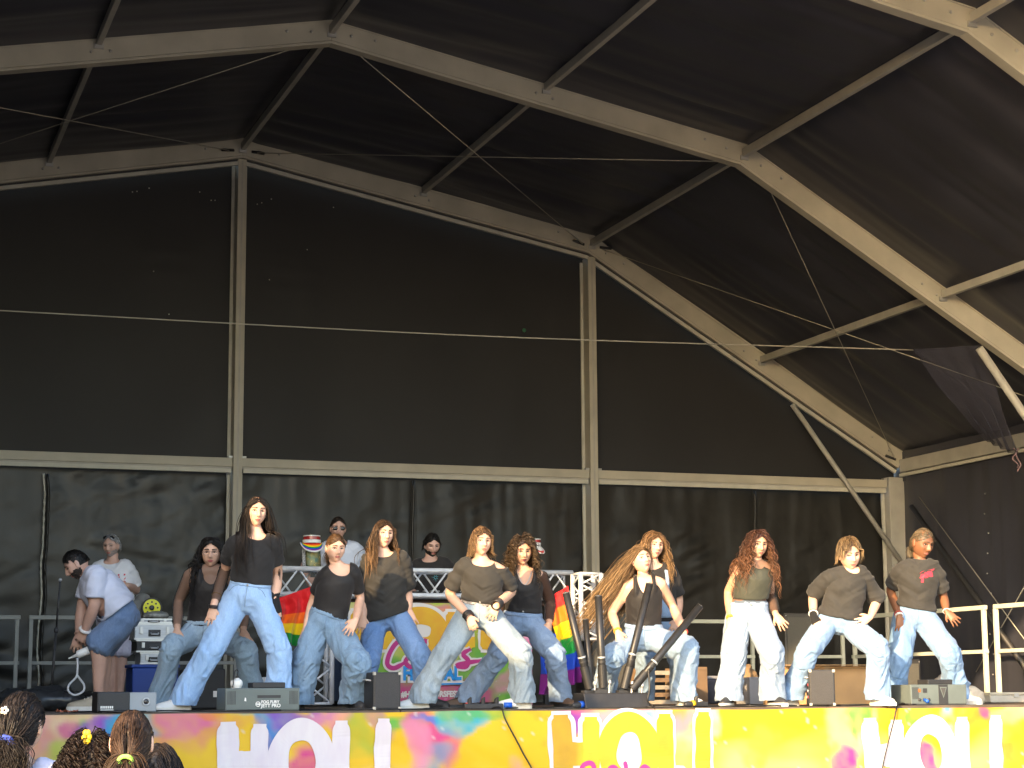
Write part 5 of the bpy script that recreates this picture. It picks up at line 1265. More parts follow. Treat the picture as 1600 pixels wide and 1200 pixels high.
cabinet('floor_speaker', 'plain dark floor speaker between dirty jeans and white trainer', 'speaker', 597, YD, .21, .24, .275, 2, m_blk, 'small speakers on the stage edge', handle=True)
cabinet('floor_speaker', 'dark floor speaker with socket panel before the cardboard box', 'speaker', 1283, YD, .20, .26, .285, -22, m_blk, 'small speakers on the stage edge', side_panel=True)
# power strips, plugs and cables
def strip_box(label, px, Y, w, yaw, red=False, plugcol=None):
    x = fx(px, Y); fr = Fr(x, Y, yaw); t = thing('power_strip', (x, Y, 0), label, 'power strip', 'power strips on the stage edge')
    obj('casing', fr.box(-w/2, w/2, -.03, .03, .0, .042), m_blk, t, bevel=.008)
    n = int(w/.055)
    for k in range(n): obj('socket', ellipsoid(fr.P(-w/2+.045+k*.052, 0, .042), .019, .019, .007, 12, 6), m_dark, t, smooth=True)
    if red: obj('switch', fr.box(-w/2+.012, -w/2+.03, -.012, .012, .042, .05), m_red, t, bevel=.003)
    for k in range(0, n, 2): obj('plug', loft([fr.P(-w/2+.045+k*.052, 0, .045), fr.P(-w/2+.045+k*.052, 0, .07), fr.P(-w/2+.05+k*.052, .02, .085)], [.019, .017, .008], [.019, .017, .008], fr.u, 10, True), m_dark, t, smooth=True)
    if plugcol:
        obj('connector', tube([fr.P(w/2+.01, 0, .03), fr.P(w/2+.07, .01, .03)], .02, 12), plugcol, t, smooth=True); obj('connector_tail', tube([fr.P(w/2+.06, .01, .03), fr.P(w/2+.10, .02, .03)], .011, 10), m_white, t, smooth=True)
    return fr, t
strip_box('black power strip with red switch and blue plug, banner centre', 755, YD+.02, .30, -4, True, m_plug)
strip_box('small black power strip with yellow plug near the ice blue jeans', 1092, YD+.02, .14, 4, False, None)
def plug_pair(label, px, col):
    x = fx(px, YD-.02); fr = Fr(x, YD-.02, 20); t = thing('cable_plug', (x, YD, 0), label, 'plug', 'loose plugs on the stage edge')
    obj('body', loft([fr.P(-.035, 0, .022), fr.P(-.01, 0, .025), fr.P(.03, 0, .026)], [.018, .022, .024], [.018, .022, .024], UZ, 12, True, 8), m_dark, t, smooth=True)
    obj('collar', tube([fr.P(.028, 0, .028), fr.P(.06, .0, .03)], .027, 14), col, t, smooth=True)
plug_pair('round blue plug lying beside the confetti cannon base', 901, m_plug); plug_pair('small yellow plug lying by a white trainer', 1076, m_yel)
cab_specs = [('thin black cable looping over the stage edge, left', [(115, -10.95), (160, -11.2), (210, -11.22), (262, -11.0), (330, -11.2), (420, -11.24), (470, -11.1)]), ('black cable trailing from the floor speaker to the power strip', [(470, -10.9), (540, -11.15), (640, -11.2), (690, -11.0), (735, -11.1)]), ('black cable curling right of the power strip', [(790, -11.08), (830, -10.95), (870, -11.1), (905, -11.15)]), ('black cable winding past the ice blue jeans', [(1010, -11.1), (1070, -11.22), (1130, -11.0), (1180, -11.2), (1245, -11.1)]), ('black cable between right-hand speaker and triangle fog machine', [(1300, -11.1), (1345, -11.2), (1380, -10.95), (1420, -11.22), (1440, -11.2)])]
for lb, pts in cab_specs:
    cc = cable([(fx(p, y), y, .007+.004*(i % 2)) for i, (p, y) in enumerate(pts)]); tag(cc, lb, 'cable', 'black cables along the stage edge')
def hang(lb, pts):
    P = [np.array([fx(pts[0][0], YD), YD+.05, .008]), np.array([fx(pts[1][0], YF), YF-.02, .012])]
    for px, py in pts[2:]: P.append(W(px, py, YF-.075))
    cc = cable(P, .006); tag(cc, lb, 'cable', 'black cables along the stage edge')
hang('black cable hanging over the yellow banner at its middle', [(770, 0), (781, 0), (790, 1125), (806, 1155), (818, 1178), (835, 1210), (850, 1260)])
hang('black cable hanging over the last HOLI lettering', [(1425, 0), (1402, 0), (1397, 1125), (1388, 1160), (1378, 1205), (1374, 1260)])
sc_ = obj('orange_cloth', grid(20, 8, lambda u, v: np.stack([fx(88, -10.95)+u*.15, -11.0+v*.08+.01*np.sin(u*14), .006+.022*np.abs(fbm(np.stack([u*5, v*3, 0*u], 1), 2))], 1)), mat('orange_cotton', (.50, .16, .09), .8), None, smooth=True); tag(sc_, 'crumpled orange cloth strip lying on the stage edge', 'cloth')

# ---- confetti cannons on a base
YC = -10.98
x = fx(956, YC); fr = Fr(x, YC, 2); t = thing('confetti_cannon', (x, YC, 0), 'dark base with five angled black confetti tubes', 'confetti cannon')
V, F = fr.box(-.27, .27, -.12, .12, .0, .115); V[(V[:, 2] > .05) & ((V-fr.o)@fr.f > 0)] += -fr.f*.04; obj('base', (V, F), m_blk, t, bevel=.008)
m_tube = mat('black_tube', (.020, .020, .021), .42, var=.2, vscale=20); m_tube2 = mat('black_tube_foot', (.014, .014, .015), .5)
for k, (a, b, dy) in enumerate((((884, 926), (920, 1072), .02), ((935, 931), (942, 1070), .06), ((1015, 912), (976, 1072), .06), ((1094, 947), (990, 1074), .08), ((915, 968), (922, 1060), -.06))):
    p = W(a[0], a[1], YC-dy); q = W(b[0], b[1], YC-dy*.3); d = norm(p-q); L = np.linalg.norm(p-q); rr = .029 if k < 4 else .024
    tb = obj('tube', tube([q, q+d*L*.3, p], rr, 18), m_tube, t, smooth=False)
    tb.data.polygons.foreach_set('use_smooth', np.array([len(pp.vertices) == 4 for pp in tb.data.polygons]))
    obj('foot_sleeve', tube([q-d*.02, q+d*.15], rr*1.22, 18), m_tube2, tb)
    for s_ in (.25, .30): obj('clamp_ring', tube([q+d*(s_*L), q+d*(s_*L+.012)], rr*1.10, 18), m_silver if s_ > .27 else m_dark, tb)
    obj('tube_mouth', tube([p-d*.004, p+d*.002], rr*.86, 16), mat('tube_mouth_grey', (.25, .25, .26), .5), tb); obj('tube_plug', ellipsoid(p+d*.001, rr*.6, rr*.6, rr*.3, 12, 6), m_dark, tb)
    sp = q+d*.02; obj('clamp_knob', ellipsoid(sp+fr.u*.055+fr.f*.01, .014, .014, .02, 10, 6), m_silver, t, smooth=True); obj('clamp_post', tube([np.array([sp[0]+.05, sp[1], .09]), sp+fr.u*.055], .009, 8), m_steel, t)
    obj('bracket', fr.box((q-fr.o)@fr.u-.045, (q-fr.o)@fr.u+.045, -.05, .02, .112, .135+.02*(k % 2)), m_dark, t)
cc = cable([W(1013, 1045, YC-.1), W(1015, 1075, YC-.12), W(1012, 1095, YC-.13), np.array([fx(1020, YF+.05), YF+.05, .012])], .008); tag(cc, 'short black cable dropping from the slanted confetti tube', 'cable', 'black cables along the stage edge')

# ---- truss table of the DJ
YT = -6.5
def truss(name, label, a, b, w, parent=None, n=None, cr=.0245, group='aluminium trusses of the DJ table'):
    a = np.asarray(a, float); b = np.asarray(b, float); d = norm(b-a); L = np.linalg.norm(b-a)
    s = norm(np.cross(d, UZ)) if abs(d[2]) < .9 else np.array([1.0, 0, 0]); u = norm(np.cross(s, d)); h = w/2
    t = thing(name, (a[0], a[1], 0), label, 'truss', group)
    cs = [(-h, -h), (h, -h), (h, h), (-h, h)]
    for i, j in cs: obj('chord', tube([a+s*i+u*j, b+s*i+u*j], cr, 14), m_truss, t, smooth=True)
    n = n or max(2, int(round(L/.36)))
    for q in range(4):
        c0, c1 = cs[q], cs[(q+1) % 4]
        for k in range(n):
            p0 = a+d*L*(k/n)+s*c0[0]+u*c0[1]; p1 = a+d*L*((k+.5)/n)+s*c1[0]+u*c1[1]; p2 = a+d*L*((k+1)/n)+s*c0[0]+u*c0[1]
            obj('brace', tube([p0, p1], .0095, 8), m_truss, t, smooth=True); obj('brace', tube([p1, p2], .0095, 8), m_truss, t, smooth=True)
        for e in (a, b): obj('end_brace', tube([e+s*c0[0]+u*c0[1], e+s*c1[0]+u*c1[1]], .014, 8), m_truss, t, smooth=True)
    return t
tl = W(432, 912, YT); tr = W(888, 912, YT); zt = (tl[2]+tr[2])/2; tl[2] = tr[2] = zt
truss('box_truss', 'long silver box truss lying across the DJ table top', tl, tr, .245)
e1 = W(893, 905, YT-.30); f1 = W(897, 1003, YT-.30)
truss('truss_leg', 'bright silver upright truss at the right end of the table', (tr[0]+.09, YT-.29, zt-.55), (tr[0]+.09, YT-.29, zt+.1), .22, n=3)
lg = W(497, 1000, YT-.3)
truss('truss_leg', 'silver upright truss below the table seen between two dancers', (lg[0], YT-.29, .03), (lg[0], YT-.29, zt-.15), .22, n=3)
truss('truss_leg', 'low silver truss foot beside the dirty wide jeans', (lg[0]-.55, YT-.33, .16), (lg[0]-.12, YT-.33, .16), .2, n=2, cr=.02)
xa, xb = tl[0]+.1, tr[0]-.1; tt_ = thing('dj_table', ((xa+xb)/2, YT, 0), 'dark table with mixing desk behind the silver truss', 'table')
obj('table_top', box(xa, xb, YT+.18, YT+.85, zt-.20, zt-.15), mat('brown_table_top', (.09, .05, .035), .6, var=.2), tt_, bevel=.006)
for q in (xa+.06, xb-.06):
    for w_ in (YT+.24, YT+.79): obj('leg', box(q-.025, q+.025, w_-.025, w_+.025, 0, zt-.202), m_dark, tt_)
mx_ = thing('mixing_desk', ((xa+xb)/2+.2, YT+.5, zt-.15), 'low dark mixing desk standing on the DJ table', 'mixing desk')
obj('body', box((xa+xb)/2-.1, (xa+xb)/2+.75, YT+.3, YT+.72, zt-.148, zt-.06), m_blk, mx_, bevel=.01)
for k in range(10): obj('fader', box((xa+xb)/2-.05+k*.075, (xa+xb)/2-.035+k*.075, YT+.4, YT+.46, zt-.062, zt-.045), m_silver, mx_)

# ---- printed panel below the truss
YP = YT-.36
px0, pz1 = XZ(540, 941, YP); px1, _ = XZ(800, 941, YP); pz0 = .03
pb2 = [(XZ(q[0], q[1], YP)[0], XZ(q[0], q[1], YP)[1], q[2]/ppm(650, YP), q[3]/ppm(650, YP), q[4], q[5]) for q in ((660, 950, 30, 14, MAG, .8), (690, 955, 30, 10, ORG, .7), (720, 950, 22, 16, CYA, 1), (640, 1000, 50, 60, CRM, .5), (610, 1040, 40, 40, LIM, .9), (600, 1075, 40, 30, GRN, 1), (760, 1050, 40, 40, GRN, 1), (780, 1085, 30, 30, GRN, 1), (790, 1060, 20, 20, PNK, .7), (745, 955, 20, 20, LIM, .8), (770, 980, 30, 30, ORG, .6), (560, 1000, 40, 40, CRM, 1), (690, 1090, 70, 24, MAG, 1))]
def panfn(u, v): return np.stack([px0+(px1-px0)*u, YP+.006*np.sin(u*9+v*3), pz0+(pz1-pz0)*v], 1)
psh = grid(150, 110, panfn)
pan = obj('dj_banner', psh, mat('printed_panel', (.8, .6, .1), .5, attr='tint', spec=.35), None, smooth=True, loc=((px0+px1)/2, YP, 0)); tag(pan, 'festival poster panel reading HOLI Colors FESTIVAL under the DJ truss', 'banner')
color_attr(pan, paint(psh[0], psh[0][:, 0], psh[0][:, 2], pb2, LIM))
sol = pan.modifiers.new('t', 'SOLIDIFY'); sol.thickness = .01; sol.offset = 1
pp = lambda x, z: 0*x+YP-.012
def PX(px, py): return XZ(px, py, YP)
xo0, zo1 = PX(545, 955); xo1, zo0 = PX(775, 1015); m_ol = mat('orange_yellow_lettering', (.62, .28, .01), .6, col2=(.66, .42, .01), vscale=4); m_ow = mat('white_lettering', (.62, .60, .58), .6)
for s_ in lay(brush_holi(xo0, xo1, zo1, zo1-zo0, 71, .06, True), pp, .0): obj('letter_outline', s_, m_ow, pan)
for s_ in lay(brush_holi(xo0, xo1, zo1, zo1-zo0, 72), pp, .006): obj('letter_stroke', s_, m_ol, pan)
def cur(pts): return [PX(*p) for p in pts]
script = [cur([(632, 1000), (618, 1005), (607, 1022), (604, 1038), (614, 1044), (630, 1036)]), cur([(640, 1024), (632, 1034), (640, 1042), (650, 1034), (645, 1024), (640, 1024)]), cur([(664, 998), (658, 1020), (656, 1040), (664, 1042)]), cur([(676, 1022), (668, 1034), (676, 1042), (686, 1034), (680, 1023), (676, 1022)]), cur([(692, 1024), (692, 1042), (694, 1030), (702, 1022), (708, 1026)]), cur([(734, 1014), (722, 1022), (730, 1032), (726, 1042), (712, 1040), (726, 1036), (752, 1032)])]
for i, p in enumerate(script):
    for s_ in lay([stroke(p, .085, 80+i, .05)], pp, .014): obj('script_outline', s_, m_ow, pan)
for i, p in enumerate(script):
    for s_ in lay([stroke(p, .045, 80+i, .05)], pp, .020): obj('script_letter', s_, m_lm, pan)
def ptext(s_, px, py, wpx, size, m, bold, lift, nm):
    x0, z0 = PX(px, py); v, f = text_shape(s_, size, bold); w_ = wpx/ppm(px, YP); k = w_/v[:, 0].max()
    obj(nm, (np.stack([x0+v[:, 0]*k, 0*v[:, 0]+YP-lift, z0+v[:, 1]], 1), f), m, pan)
ptext('FESTIVAL', 626, 1063, 100, .19, m_ow, .024, .026, 'festival_outline'); ptext('FESTIVAL', 628, 1062, 96, .175, mat('blue_lettering', (.01, .24, .62), .6), .009, .031, 'festival_lettering')
for s_ in lay([stroke(cur([(645, 1074), (690, 1068), (735, 1067)]), .035, 95)], pp, .026): obj('swoosh_outline', s_, m_ow, pan)
for s_ in lay([stroke(cur([(648, 1073), (690, 1069), (730, 1068)]), .016, 95)], pp, .032): obj('swoosh', s_, mat('blue_lettering', (.01, .24, .62)), pan)
ptext('#HOLICOLORSFESTIVAL', 626, 1089, 118, .075, m_ow, .004, .02, 'hashtag_lettering')
# pink and white board at the panel's right end
bx_, _ = XZ(828, 1000, YP); t = obj('side_board', box(bx_-.06, bx_+.03, YP+.02, YP+.05, 0, zt-.12), mat('pink_white_board', (.70, .62, .62), .5, col2=(.65, .10, .30), vscale=2.2), None, bevel=.004); tag(t, 'narrow pink and white board beside the rainbow flag', 'board')
# ---- rainbow flags
RB = [lin(c) for c in ((215, 25, 30), (240, 110, 20), (250, 215, 20), (20, 150, 60), (25, 75, 200), (130, 30, 140))]
def flag(label, quad, Y, stripes, seed, folds, along=1, amp=.05):
    A0, A1, B1, B0 = [W(p[0], p[1], Y) for p in quad]
    def fn(u, v):
        P = (A0[None]*(1-u)[:, None]+A1[None]*u[:, None])*(1-v)[:, None]+(B0[None]*(1-u)[:, None]+B1[None]*u[:, None])*v[:, None]
        P[:, 1] += amp*np.sin(u*folds*6.28+seed+1.5*v)*(.3+v)+.03*fbm(np.stack([u*4, v*4, 0*u+seed], 1), 3)-.05*np.sin(v*3.1)
        P[:, 0] += .012*np.sin(v*8+seed)
        return P
    sh = grid(50, 72, fn); u, v = np.meshgrid(np.linspace(0, 1, 50), np.linspace(0, 1, 72)); c = (v if along else u).ravel()
    q = c if along else c
    ix = np.clip((q*len(stripes)).astype(int), 0, len(stripes)-1); o = obj('rainbow_flag', sh, mat('flag_cloth', (.5, .1, .1), .65, attr='tint', spec=.3, sheen=.2), None, smooth=True)
    color_attr(o, np.array(stripes)[ix]); tag(o, label, 'flag', 'rainbow flags hung on the DJ table'); return o
flag('rainbow flag hanging full length below the right end of the truss', ((856, 934), (888, 915), (909, 1066), (878, 1074)), YT-.5, RB, 3, 1.9)
flag('crumpled rainbow flag bunched under the left end of the truss', ((436, 935), (492, 915), (478, 1015), (437, 1000)), YT-.48, [RB[0], RB[0], RB[1], RB[2], RB[3]], 5, 2.2)
flag('strip of a rainbow flag showing purple behind the curly dancer', ((846, 990), (866, 990), (868, 1085), (842, 1085)), YT-.2, [RB[4], RB[4], RB[5]], 8, 1.2)
# ---- visors on glitter stands
def visor(label, stand_label, px, py, yaw, cols, s=1.0):
    c = W(px, py, YT); fr = Fr(c[0], c[1], yaw, c[2]); t = thing('sun_visor', fr.o, label, 'visor', 'sun visors on the DJ table')
    n = len(cols); tt_ = np.linspace(-1.57, 1.57, 26)
    def edge(k):                        # k 0..1 from headband to brim edge, facing the viewer and drooping
        rx_, rz_ = (.088+.022*k)*s, (.012+.085*k)*s
        return np.array([fr.P(rx_*math.sin(q), (.085+.05*k)*s*math.cos(q)+.0, -rz_*math.cos(q)+.012*s*(1-abs(math.sin(q)))*0) for q in tt_])
    for k, cl in enumerate(cols):
        V = np.concatenate([edge(k/n), edge((k+1)/n)]); obj('brim_stripe', (V, [(i, i+1, 27+i, 26+i) for i in range(25)]), cl, t, smooth=True)
    obj('brim_edge', tube(edge(1.0), .007*s, 6), m_white, t, smooth=True)
    def up_(z, r): return np.array([fr.P(r*math.sin(q), .085*s*math.cos(q), z) for q in tt_])
    V = np.concatenate([up_(-.004*s, .088*s), up_(.026*s, .090*s)]); obj('headband', (V, [(i, i+1, 27+i, 26+i) for i in range(25)]), m_white, t, smooth=True)
    V = np.concatenate([up_(.027*s, .088*s), up_(.062*s, .080*s)]); obj('crown_band', (V, [(i, i+1, 27+i, 26+i) for i in range(25)]), mat('red_visor_film', (.30, .02, .02), .2, spec=.6), t, smooth=True)
    obj('crown_rim', tube(up_(.064*s, .080*s), .006*s, 6), m_white, t, smooth=True)
    st = Fr(c[0], c[1]+.02, yaw, zt+.147); h = c[2]-zt-.147
    t2 = thing('glitter_stand', st.o, stand_label, 'stand', 'glitter stands on the DJ truss')
    obj('column', loft([st.P(.01, 0, 0), st.P(.01, 0, h*.5), st.P(0, 0, h+.05)], [.085*s, .085*s, .07*s], [.07*s]*3, st.u, 18, True, 10), mat('glitter_teal_gold', (.05, .16, .14), .25, metal=.5, col2=(.34, .26, .08), vscale=25, bump=.5, bscale=160), t2, smooth=True)
    obj('strap', loft([st.P(-.075*s, .05, 0), st.P(-.08*s, .05, h*.6), st.P(-.07*s, .04, h)], [.018*s]*3, [.006]*3, st.u, 8, True, 8), mat('checked_strap', (.02, .02, .02), .6, col2=(.5, .5, .5), vscale=70), t2, smooth=True)
cm = lambda n, c: mat(n, tuple(c), .45)
rainbow = [cm('visor_red', RB[0]), cm('visor_orange', RB[1]), cm('visor_yellow', RB[2]), cm('visor_green', RB[3]), cm('visor_blue', RB[4]), cm('visor_violet', RB[5]), m_white]
visor('rainbow sun visor facing the crowd left of the man in sunglasses', 'glittering teal and gold stand under the rainbow visor', 487, 848, -4, rainbow)
visor('white sun visor with dark red band behind the curly-haired dancer', 'glittering stand under the white sun visor', 833, 852, 30, [m_white, m_white, cm('visor_red', RB[0])], .9)

# ---- rails
def rail_panel(label, P, Q, zt_, zm, zb, posts, m, r=.024):
    P = np.array(P, float); Q = np.array(Q, float); t = thing('guard_rail', (P[0], P[1], 0), label, 'railing', 'guard rails round the stage')
    d = norm(Q-P); 
    for z, rr in ((zt_, r), (zm, r*.85)): obj('rail', beam([P[0], P[1], z], [Q[0], Q[1], z], rr*1.9, rr*2.1), m, t, bevel=.006)
    for s_ in posts:
        c = P+(Q-P)*s_; obj('post', box(c[0]-r, c[0]+r, c[1]-r, c[1]+r, 0, zt_-r), m, t, bevel=.006); obj('foot', box(c[0]-.07, c[0]+.07, c[1]-.05, c[1]+.05, 0, .014), m, t)
    if zb: obj('kick_board', beam([P[0], P[1], zb], [Q[0], Q[1], zb], .03, .12), m_alu_d, t)
m_rail = mat('painted_rail', (.62, .64, .54), .45, var=.08, vscale=5)
YR = -.85; zt2 = W(100, 965, YR)[2]; zm2 = W(100, 1036, YR)[2]
pA, pB, pC = W(-20, 965, YR), W(24, 965, YR), W(300, 965, YR)
m_rail_g = mat('grey_rail', (.30, .31, .30), .5, var=.12, vscale=5)
rail_panel('grey guard rail at the far left end of the back wall', (pA[0]-1.5, YR), (pB[0]+.06, YR), zt2, zm2, .1, (.0, .98), m_rail_g)
rail_panel('grey guard rail behind the crew at the back left', (pB[0]+.16, YR), (pC[0]+.6, YR), zt2, zm2, .1, (.01, .98), m_rail_g)
zt3 = W(1110, 971, YR)[2]; zm3 = W(1110, 1026, YR)[2]
qs = [W(p, 971, YR)[0] for p in (1000, 1178, 1190, 1318)]
rail_panel('grey guard rail at the back behind the reddish curls', (qs[0], YR), (qs[1], YR), zt3, zm3, 0, (.02, .98), m_rail)
rail_panel('grey guard rail at the back right corner', (qs[2], YR), (qs[3], YR), zt3, zm3, 0, (.02, .98), m_rail)
XS = qs[3]+.1
def side(px, py): return Wx(px, py, XS)
s0 = side(1330, 957); s1 = side(1540, 941); s2 = side(1552, 940)
rail_panel('pale guard rail on the right side, the farther one', (XS, s0[1]), (XS, s1[1]), zt3*.5+s1[2]*.5, (zt3+s1[2])*.26, 0, (.02, .36, .40, .985), m_rail, .026)
rail_panel('pale guard rail on the right side, the nearest one', (XS, s2[1]-.02), (XS, s2[1]-2.2), zt3*.5+s1[2]*.5, (zt3+s1[2])*.26, 0, (.01, .98), m_rail, .026)
# ---- back left: cases, crate, microphone stand
YK = -7.2
def sz(px, py, Y): return W(px, py, Y)[2]
def case(name, label, x0, x1, ytop, ybot, Y, m, z0=None, cat='flight case', group='silver flight cases stacked behind the dancers', d=.32, dark=False):
    xa = W(x0, ybot, Y)[0]; xb = W(x1, ybot, Y)[0]; zb = z0 if z0 is not None else sz(x0, ybot, Y); z1 = zb+(ybot-ytop)/ppm(x0, Y)
    fr = Fr((xa+xb)/2, Y-d/2*-1, 0, zb); w = xb-xa; h = z1-zb; t = thing(name, fr.o, label, cat, group)
    obj('shell', fr.box(-w/2, w/2, -d/2, d/2, .001, h), m, t, bevel=.008)
    for a_, b_ in ((0, .012), (h-.012, h)): obj('edge_trim', fr.box(-w/2-.004, w/2+.004, -d/2-.004, d/2+.004, a_+.001, b_+.002), m_trim, t)
    for u in (-w/2+.06, w/2-.06): obj('latch', fr.box(u-.014, u+.014, d/2, d/2+.012, h*.35, h*.8), m_trim, t, bevel=.003)
    obj('handle_plate', fr.box(-.055, .055, d/2, d/2+.006, h*.2, h*.62), m_dark, t, bevel=.004); obj('handle', tube([fr.P(-.035, d/2+.008, h*.42), fr.P(-.03, d/2+.022, h*.34), fr.P(.03, d/2+.022, h*.34), fr.P(.035, d/2+.008, h*.42)], .007, 8), m_silver, t, smooth=True)
    return z1
# blue crate below
xa, xb = W(206, 1080, YK)[0], W(278, 1080, YK)[0]; hc_ = sz(240, 1038, YK); t = thing('blue_crate', ((xa+xb)/2, YK+.2, 0), 'blue plastic crate with yellow-green letters under the silver cases', 'crate')
fr = Fr((xa+xb)/2, YK+.2, 0); w = xb-xa
obj('tub', fr.box(-w/2, w/2, -.2, .2, 0, hc_-.03), m_blue, t, bevel=.012); obj('lid_rim', fr.box(-w/2-.012, w/2+.012, -.212, .212, hc_-.03, hc_), m_blue, t, bevel=.006)
obj('lettering', fr.text('ma', .15, -.02, .203, .07, .006), mat('lime_lettering', (.35, .42, .02), .6), t)
z_ = case('flight_case', 'small silver case directly on the blue crate', 219, 262, 1020, 1038, YK, m_silver, hc_+.001); z_ = case('flight_case', 'black case with silver edges in the middle of the stack', 213, 268, 1001, 1020, YK, m_blk, z_+.003); z_ = case('flight_case', 'silver case with black handle near the top of the stack', 210, 272, 976, 1001, YK, m_silver, z_+.003)
t0 = case('flight_case', 'flat grey case lid on top of the stack', 212, 268, 968, 975, YK, m_grey, z_+.003)
c = W(241, 948, YK); fr = Fr(c[0], YK+.14, -8, t0+.012); t = thing('tape_reel', fr.o, 'yellow and black cable reel lying on the stacked cases', 'reel'); a = np.linspace(0, 2*math.pi, 40, endpoint=False); rr = .085
obj('rim', tube(np.array([fr.P(rr*math.cos(q), .0, rr+.008+rr*math.sin(q)) for q in a]), .009, 8, closed=True), m_dark, t, smooth=True)
obj('disc', join([(np.array([fr.P(0, .02, rr+.008)]+[fr.P(.078*math.cos(q), .012, rr+.008+.078*math.sin(q)) for q in a]), [(0, i+1, (i+1) % 40+1) for i in range(40)])]), mat('yellow_disc', (.62, .60, .01), .5), t)
obj('hub', ellipsoid(fr.P(0, .022, rr+.008), .024, .01, .024, 14, 8), m_dark, t, smooth=True)
for k in range(8): obj('spoke_hole', ellipsoid(fr.P(.052*math.cos(k*.785), .016, rr+.008+.052*math.sin(k*.785)), .009, .003, .009, 8, 5), m_dark, t)
bg_ = remesh([ellipsoid(W(214, 956, YK+.28)*[1, 1, 0]+[0, 0, t0+.09], .07, .08, .09, 14, 10), ellipsoid(W(222, 940, YK+.30)*[1, 1, 0]+[0, 0, t0+.15], .06, .07, .08, 14, 10)], .012, 3); V = bg_[0]+bg_[2]*(.02*ridge(bg_[0]*9, 2))[:, None]
V[:, 2] = np.maximum(V[:, 2], t0+.004); t = obj('grey_bag', (V, bg_[1]), cloth('grey_canvas', (.15, .15, .14)), None, smooth=True); tag(t, 'crumpled grey cloth bag on top of the flight cases', 'bag')
bg_ = remesh([ellipsoid(W(244, 965, YK+.05)*[1, 1, 0]+[0, 0, t0+.028], .11, .07, .026, 14, 10)], .012, 2); V = bg_[0]+bg_[2]*(.015*ridge(bg_[0]*14, 2))[:, None]; V[:, 2] = np.maximum(V[:, 2], t0+.004)
t = obj('plastic_bag', (V, bg_[1]), mat('clear_plastic', (.22, .22, .2), .25, var=.3, vscale=20), None, smooth=True); tag(t, 'small crinkled plastic bag in front of the yellow reel', 'bag')
Y_ = -9.0; xa, xb = W(292, 1080, Y_)[0], W(352, 1080, Y_)[0]; fr = Fr((xa+xb)/2, Y_+.2, 0); t = thing('black_case', fr.o, 'black equipment case with small white label behind the bright blue jeans', 'case'); w = xb-xa
obj('shell', fr.box(-w/2, w/2, -.2, .2, .006, .33), m_blk, t, bevel=.012); obj('label_patch', fr.poly(rect(w/2-.10, w/2-.055, .10, .15), .2025), m_white, t); obj('label_patch', fr.poly(rect(w/2-.045, w/2-.02, .11, .15), .2025), m_grey, t); obj('foot', fr.box(-w/2+.03, w/2-.03, -.15, .15, 0, .008), m_dark, t)
Ym = -8.2; p = W(94, 906, Ym); x0 = p[0]; t = thing('microphone_stand', (x0-.03, Ym, 0), 'thin black microphone stand at the back left', 'microphone stand')
obj('pole', tube([(x0-.05, Ym, .05), (x0-.02, Ym, p[2]*.62)], .011, 10), m_dark, t, smooth=True); obj('upper_pole', tube([(x0-.02, Ym, p[2]*.6), (x0, Ym, p[2])], .008, 10), m_dark, t, smooth=True); obj('clamp', ellipsoid((x0-.02, Ym, p[2]*.61), .02, .02, .028, 10, 6), m_dark, t, smooth=True); obj('clip', ellipsoid((x0, Ym, p[2]), .016, .016, .016, 10, 6), m_silver, t, smooth=True)
for k in range(3): obj('leg', tube([(x0-.05, Ym, .09), (x0-.05+.26*math.cos(k*2.09+.4), Ym+.26*math.sin(k*2.09+.4), .012)], .010, 8), m_dark, t, smooth=True)
cv_ = remesh([ellipsoid((W(75, 1095, -9.2)[0], -8.9, .05), .42, .22, .085, 20, 10)], .02, 2); V = cv_[0]+cv_[2]*(.05*ridge(cv_[0]*4, 3))[:, None]; V[:, 2] = np.maximum(V[:, 2], .003)
t = obj('cover_sheet', (V, cv_[1]), mat('dark_plastic_sheet', (.03, .032, .035), .3, var=.3, vscale=5), None, smooth=True); tag(t, 'crumpled dark plastic sheet on the floor behind the spectators', 'sheet')
# white sprayer in the bending man's hands with its looped hose
h_ = (M1['tl']+M1['tr'])/2; t = thing('spray_gun', h_, 'white hand sprayer with looped hose held by the bending man', 'sprayer')
pA, pB = W(112, 1027, -9.35), W(138, 1016, -9.35)
obj('barrel', tube(np.array([pA, pA*.7+pB*.3, pA*.65+pB*.35, pB]), [.008, .012, .03, .032], 12), m_white, t, smooth=True); obj('nozzle', tube([W(107, 1029, -9.35), pA], .006, 8), m_white, t, smooth=True)
lp = [W(*p, -9.36) for p in ((121, 1028), (121, 1045), (119, 1058), (108, 1070), (107, 1080), (117, 1086), (130, 1080), (131, 1070), (124, 1060), (120, 1054))]
obj('hose', tube(catmull(lp, 60), .0085, 8), mat('pale_hose', (.52, .53, .55), .5), t, smooth=True)

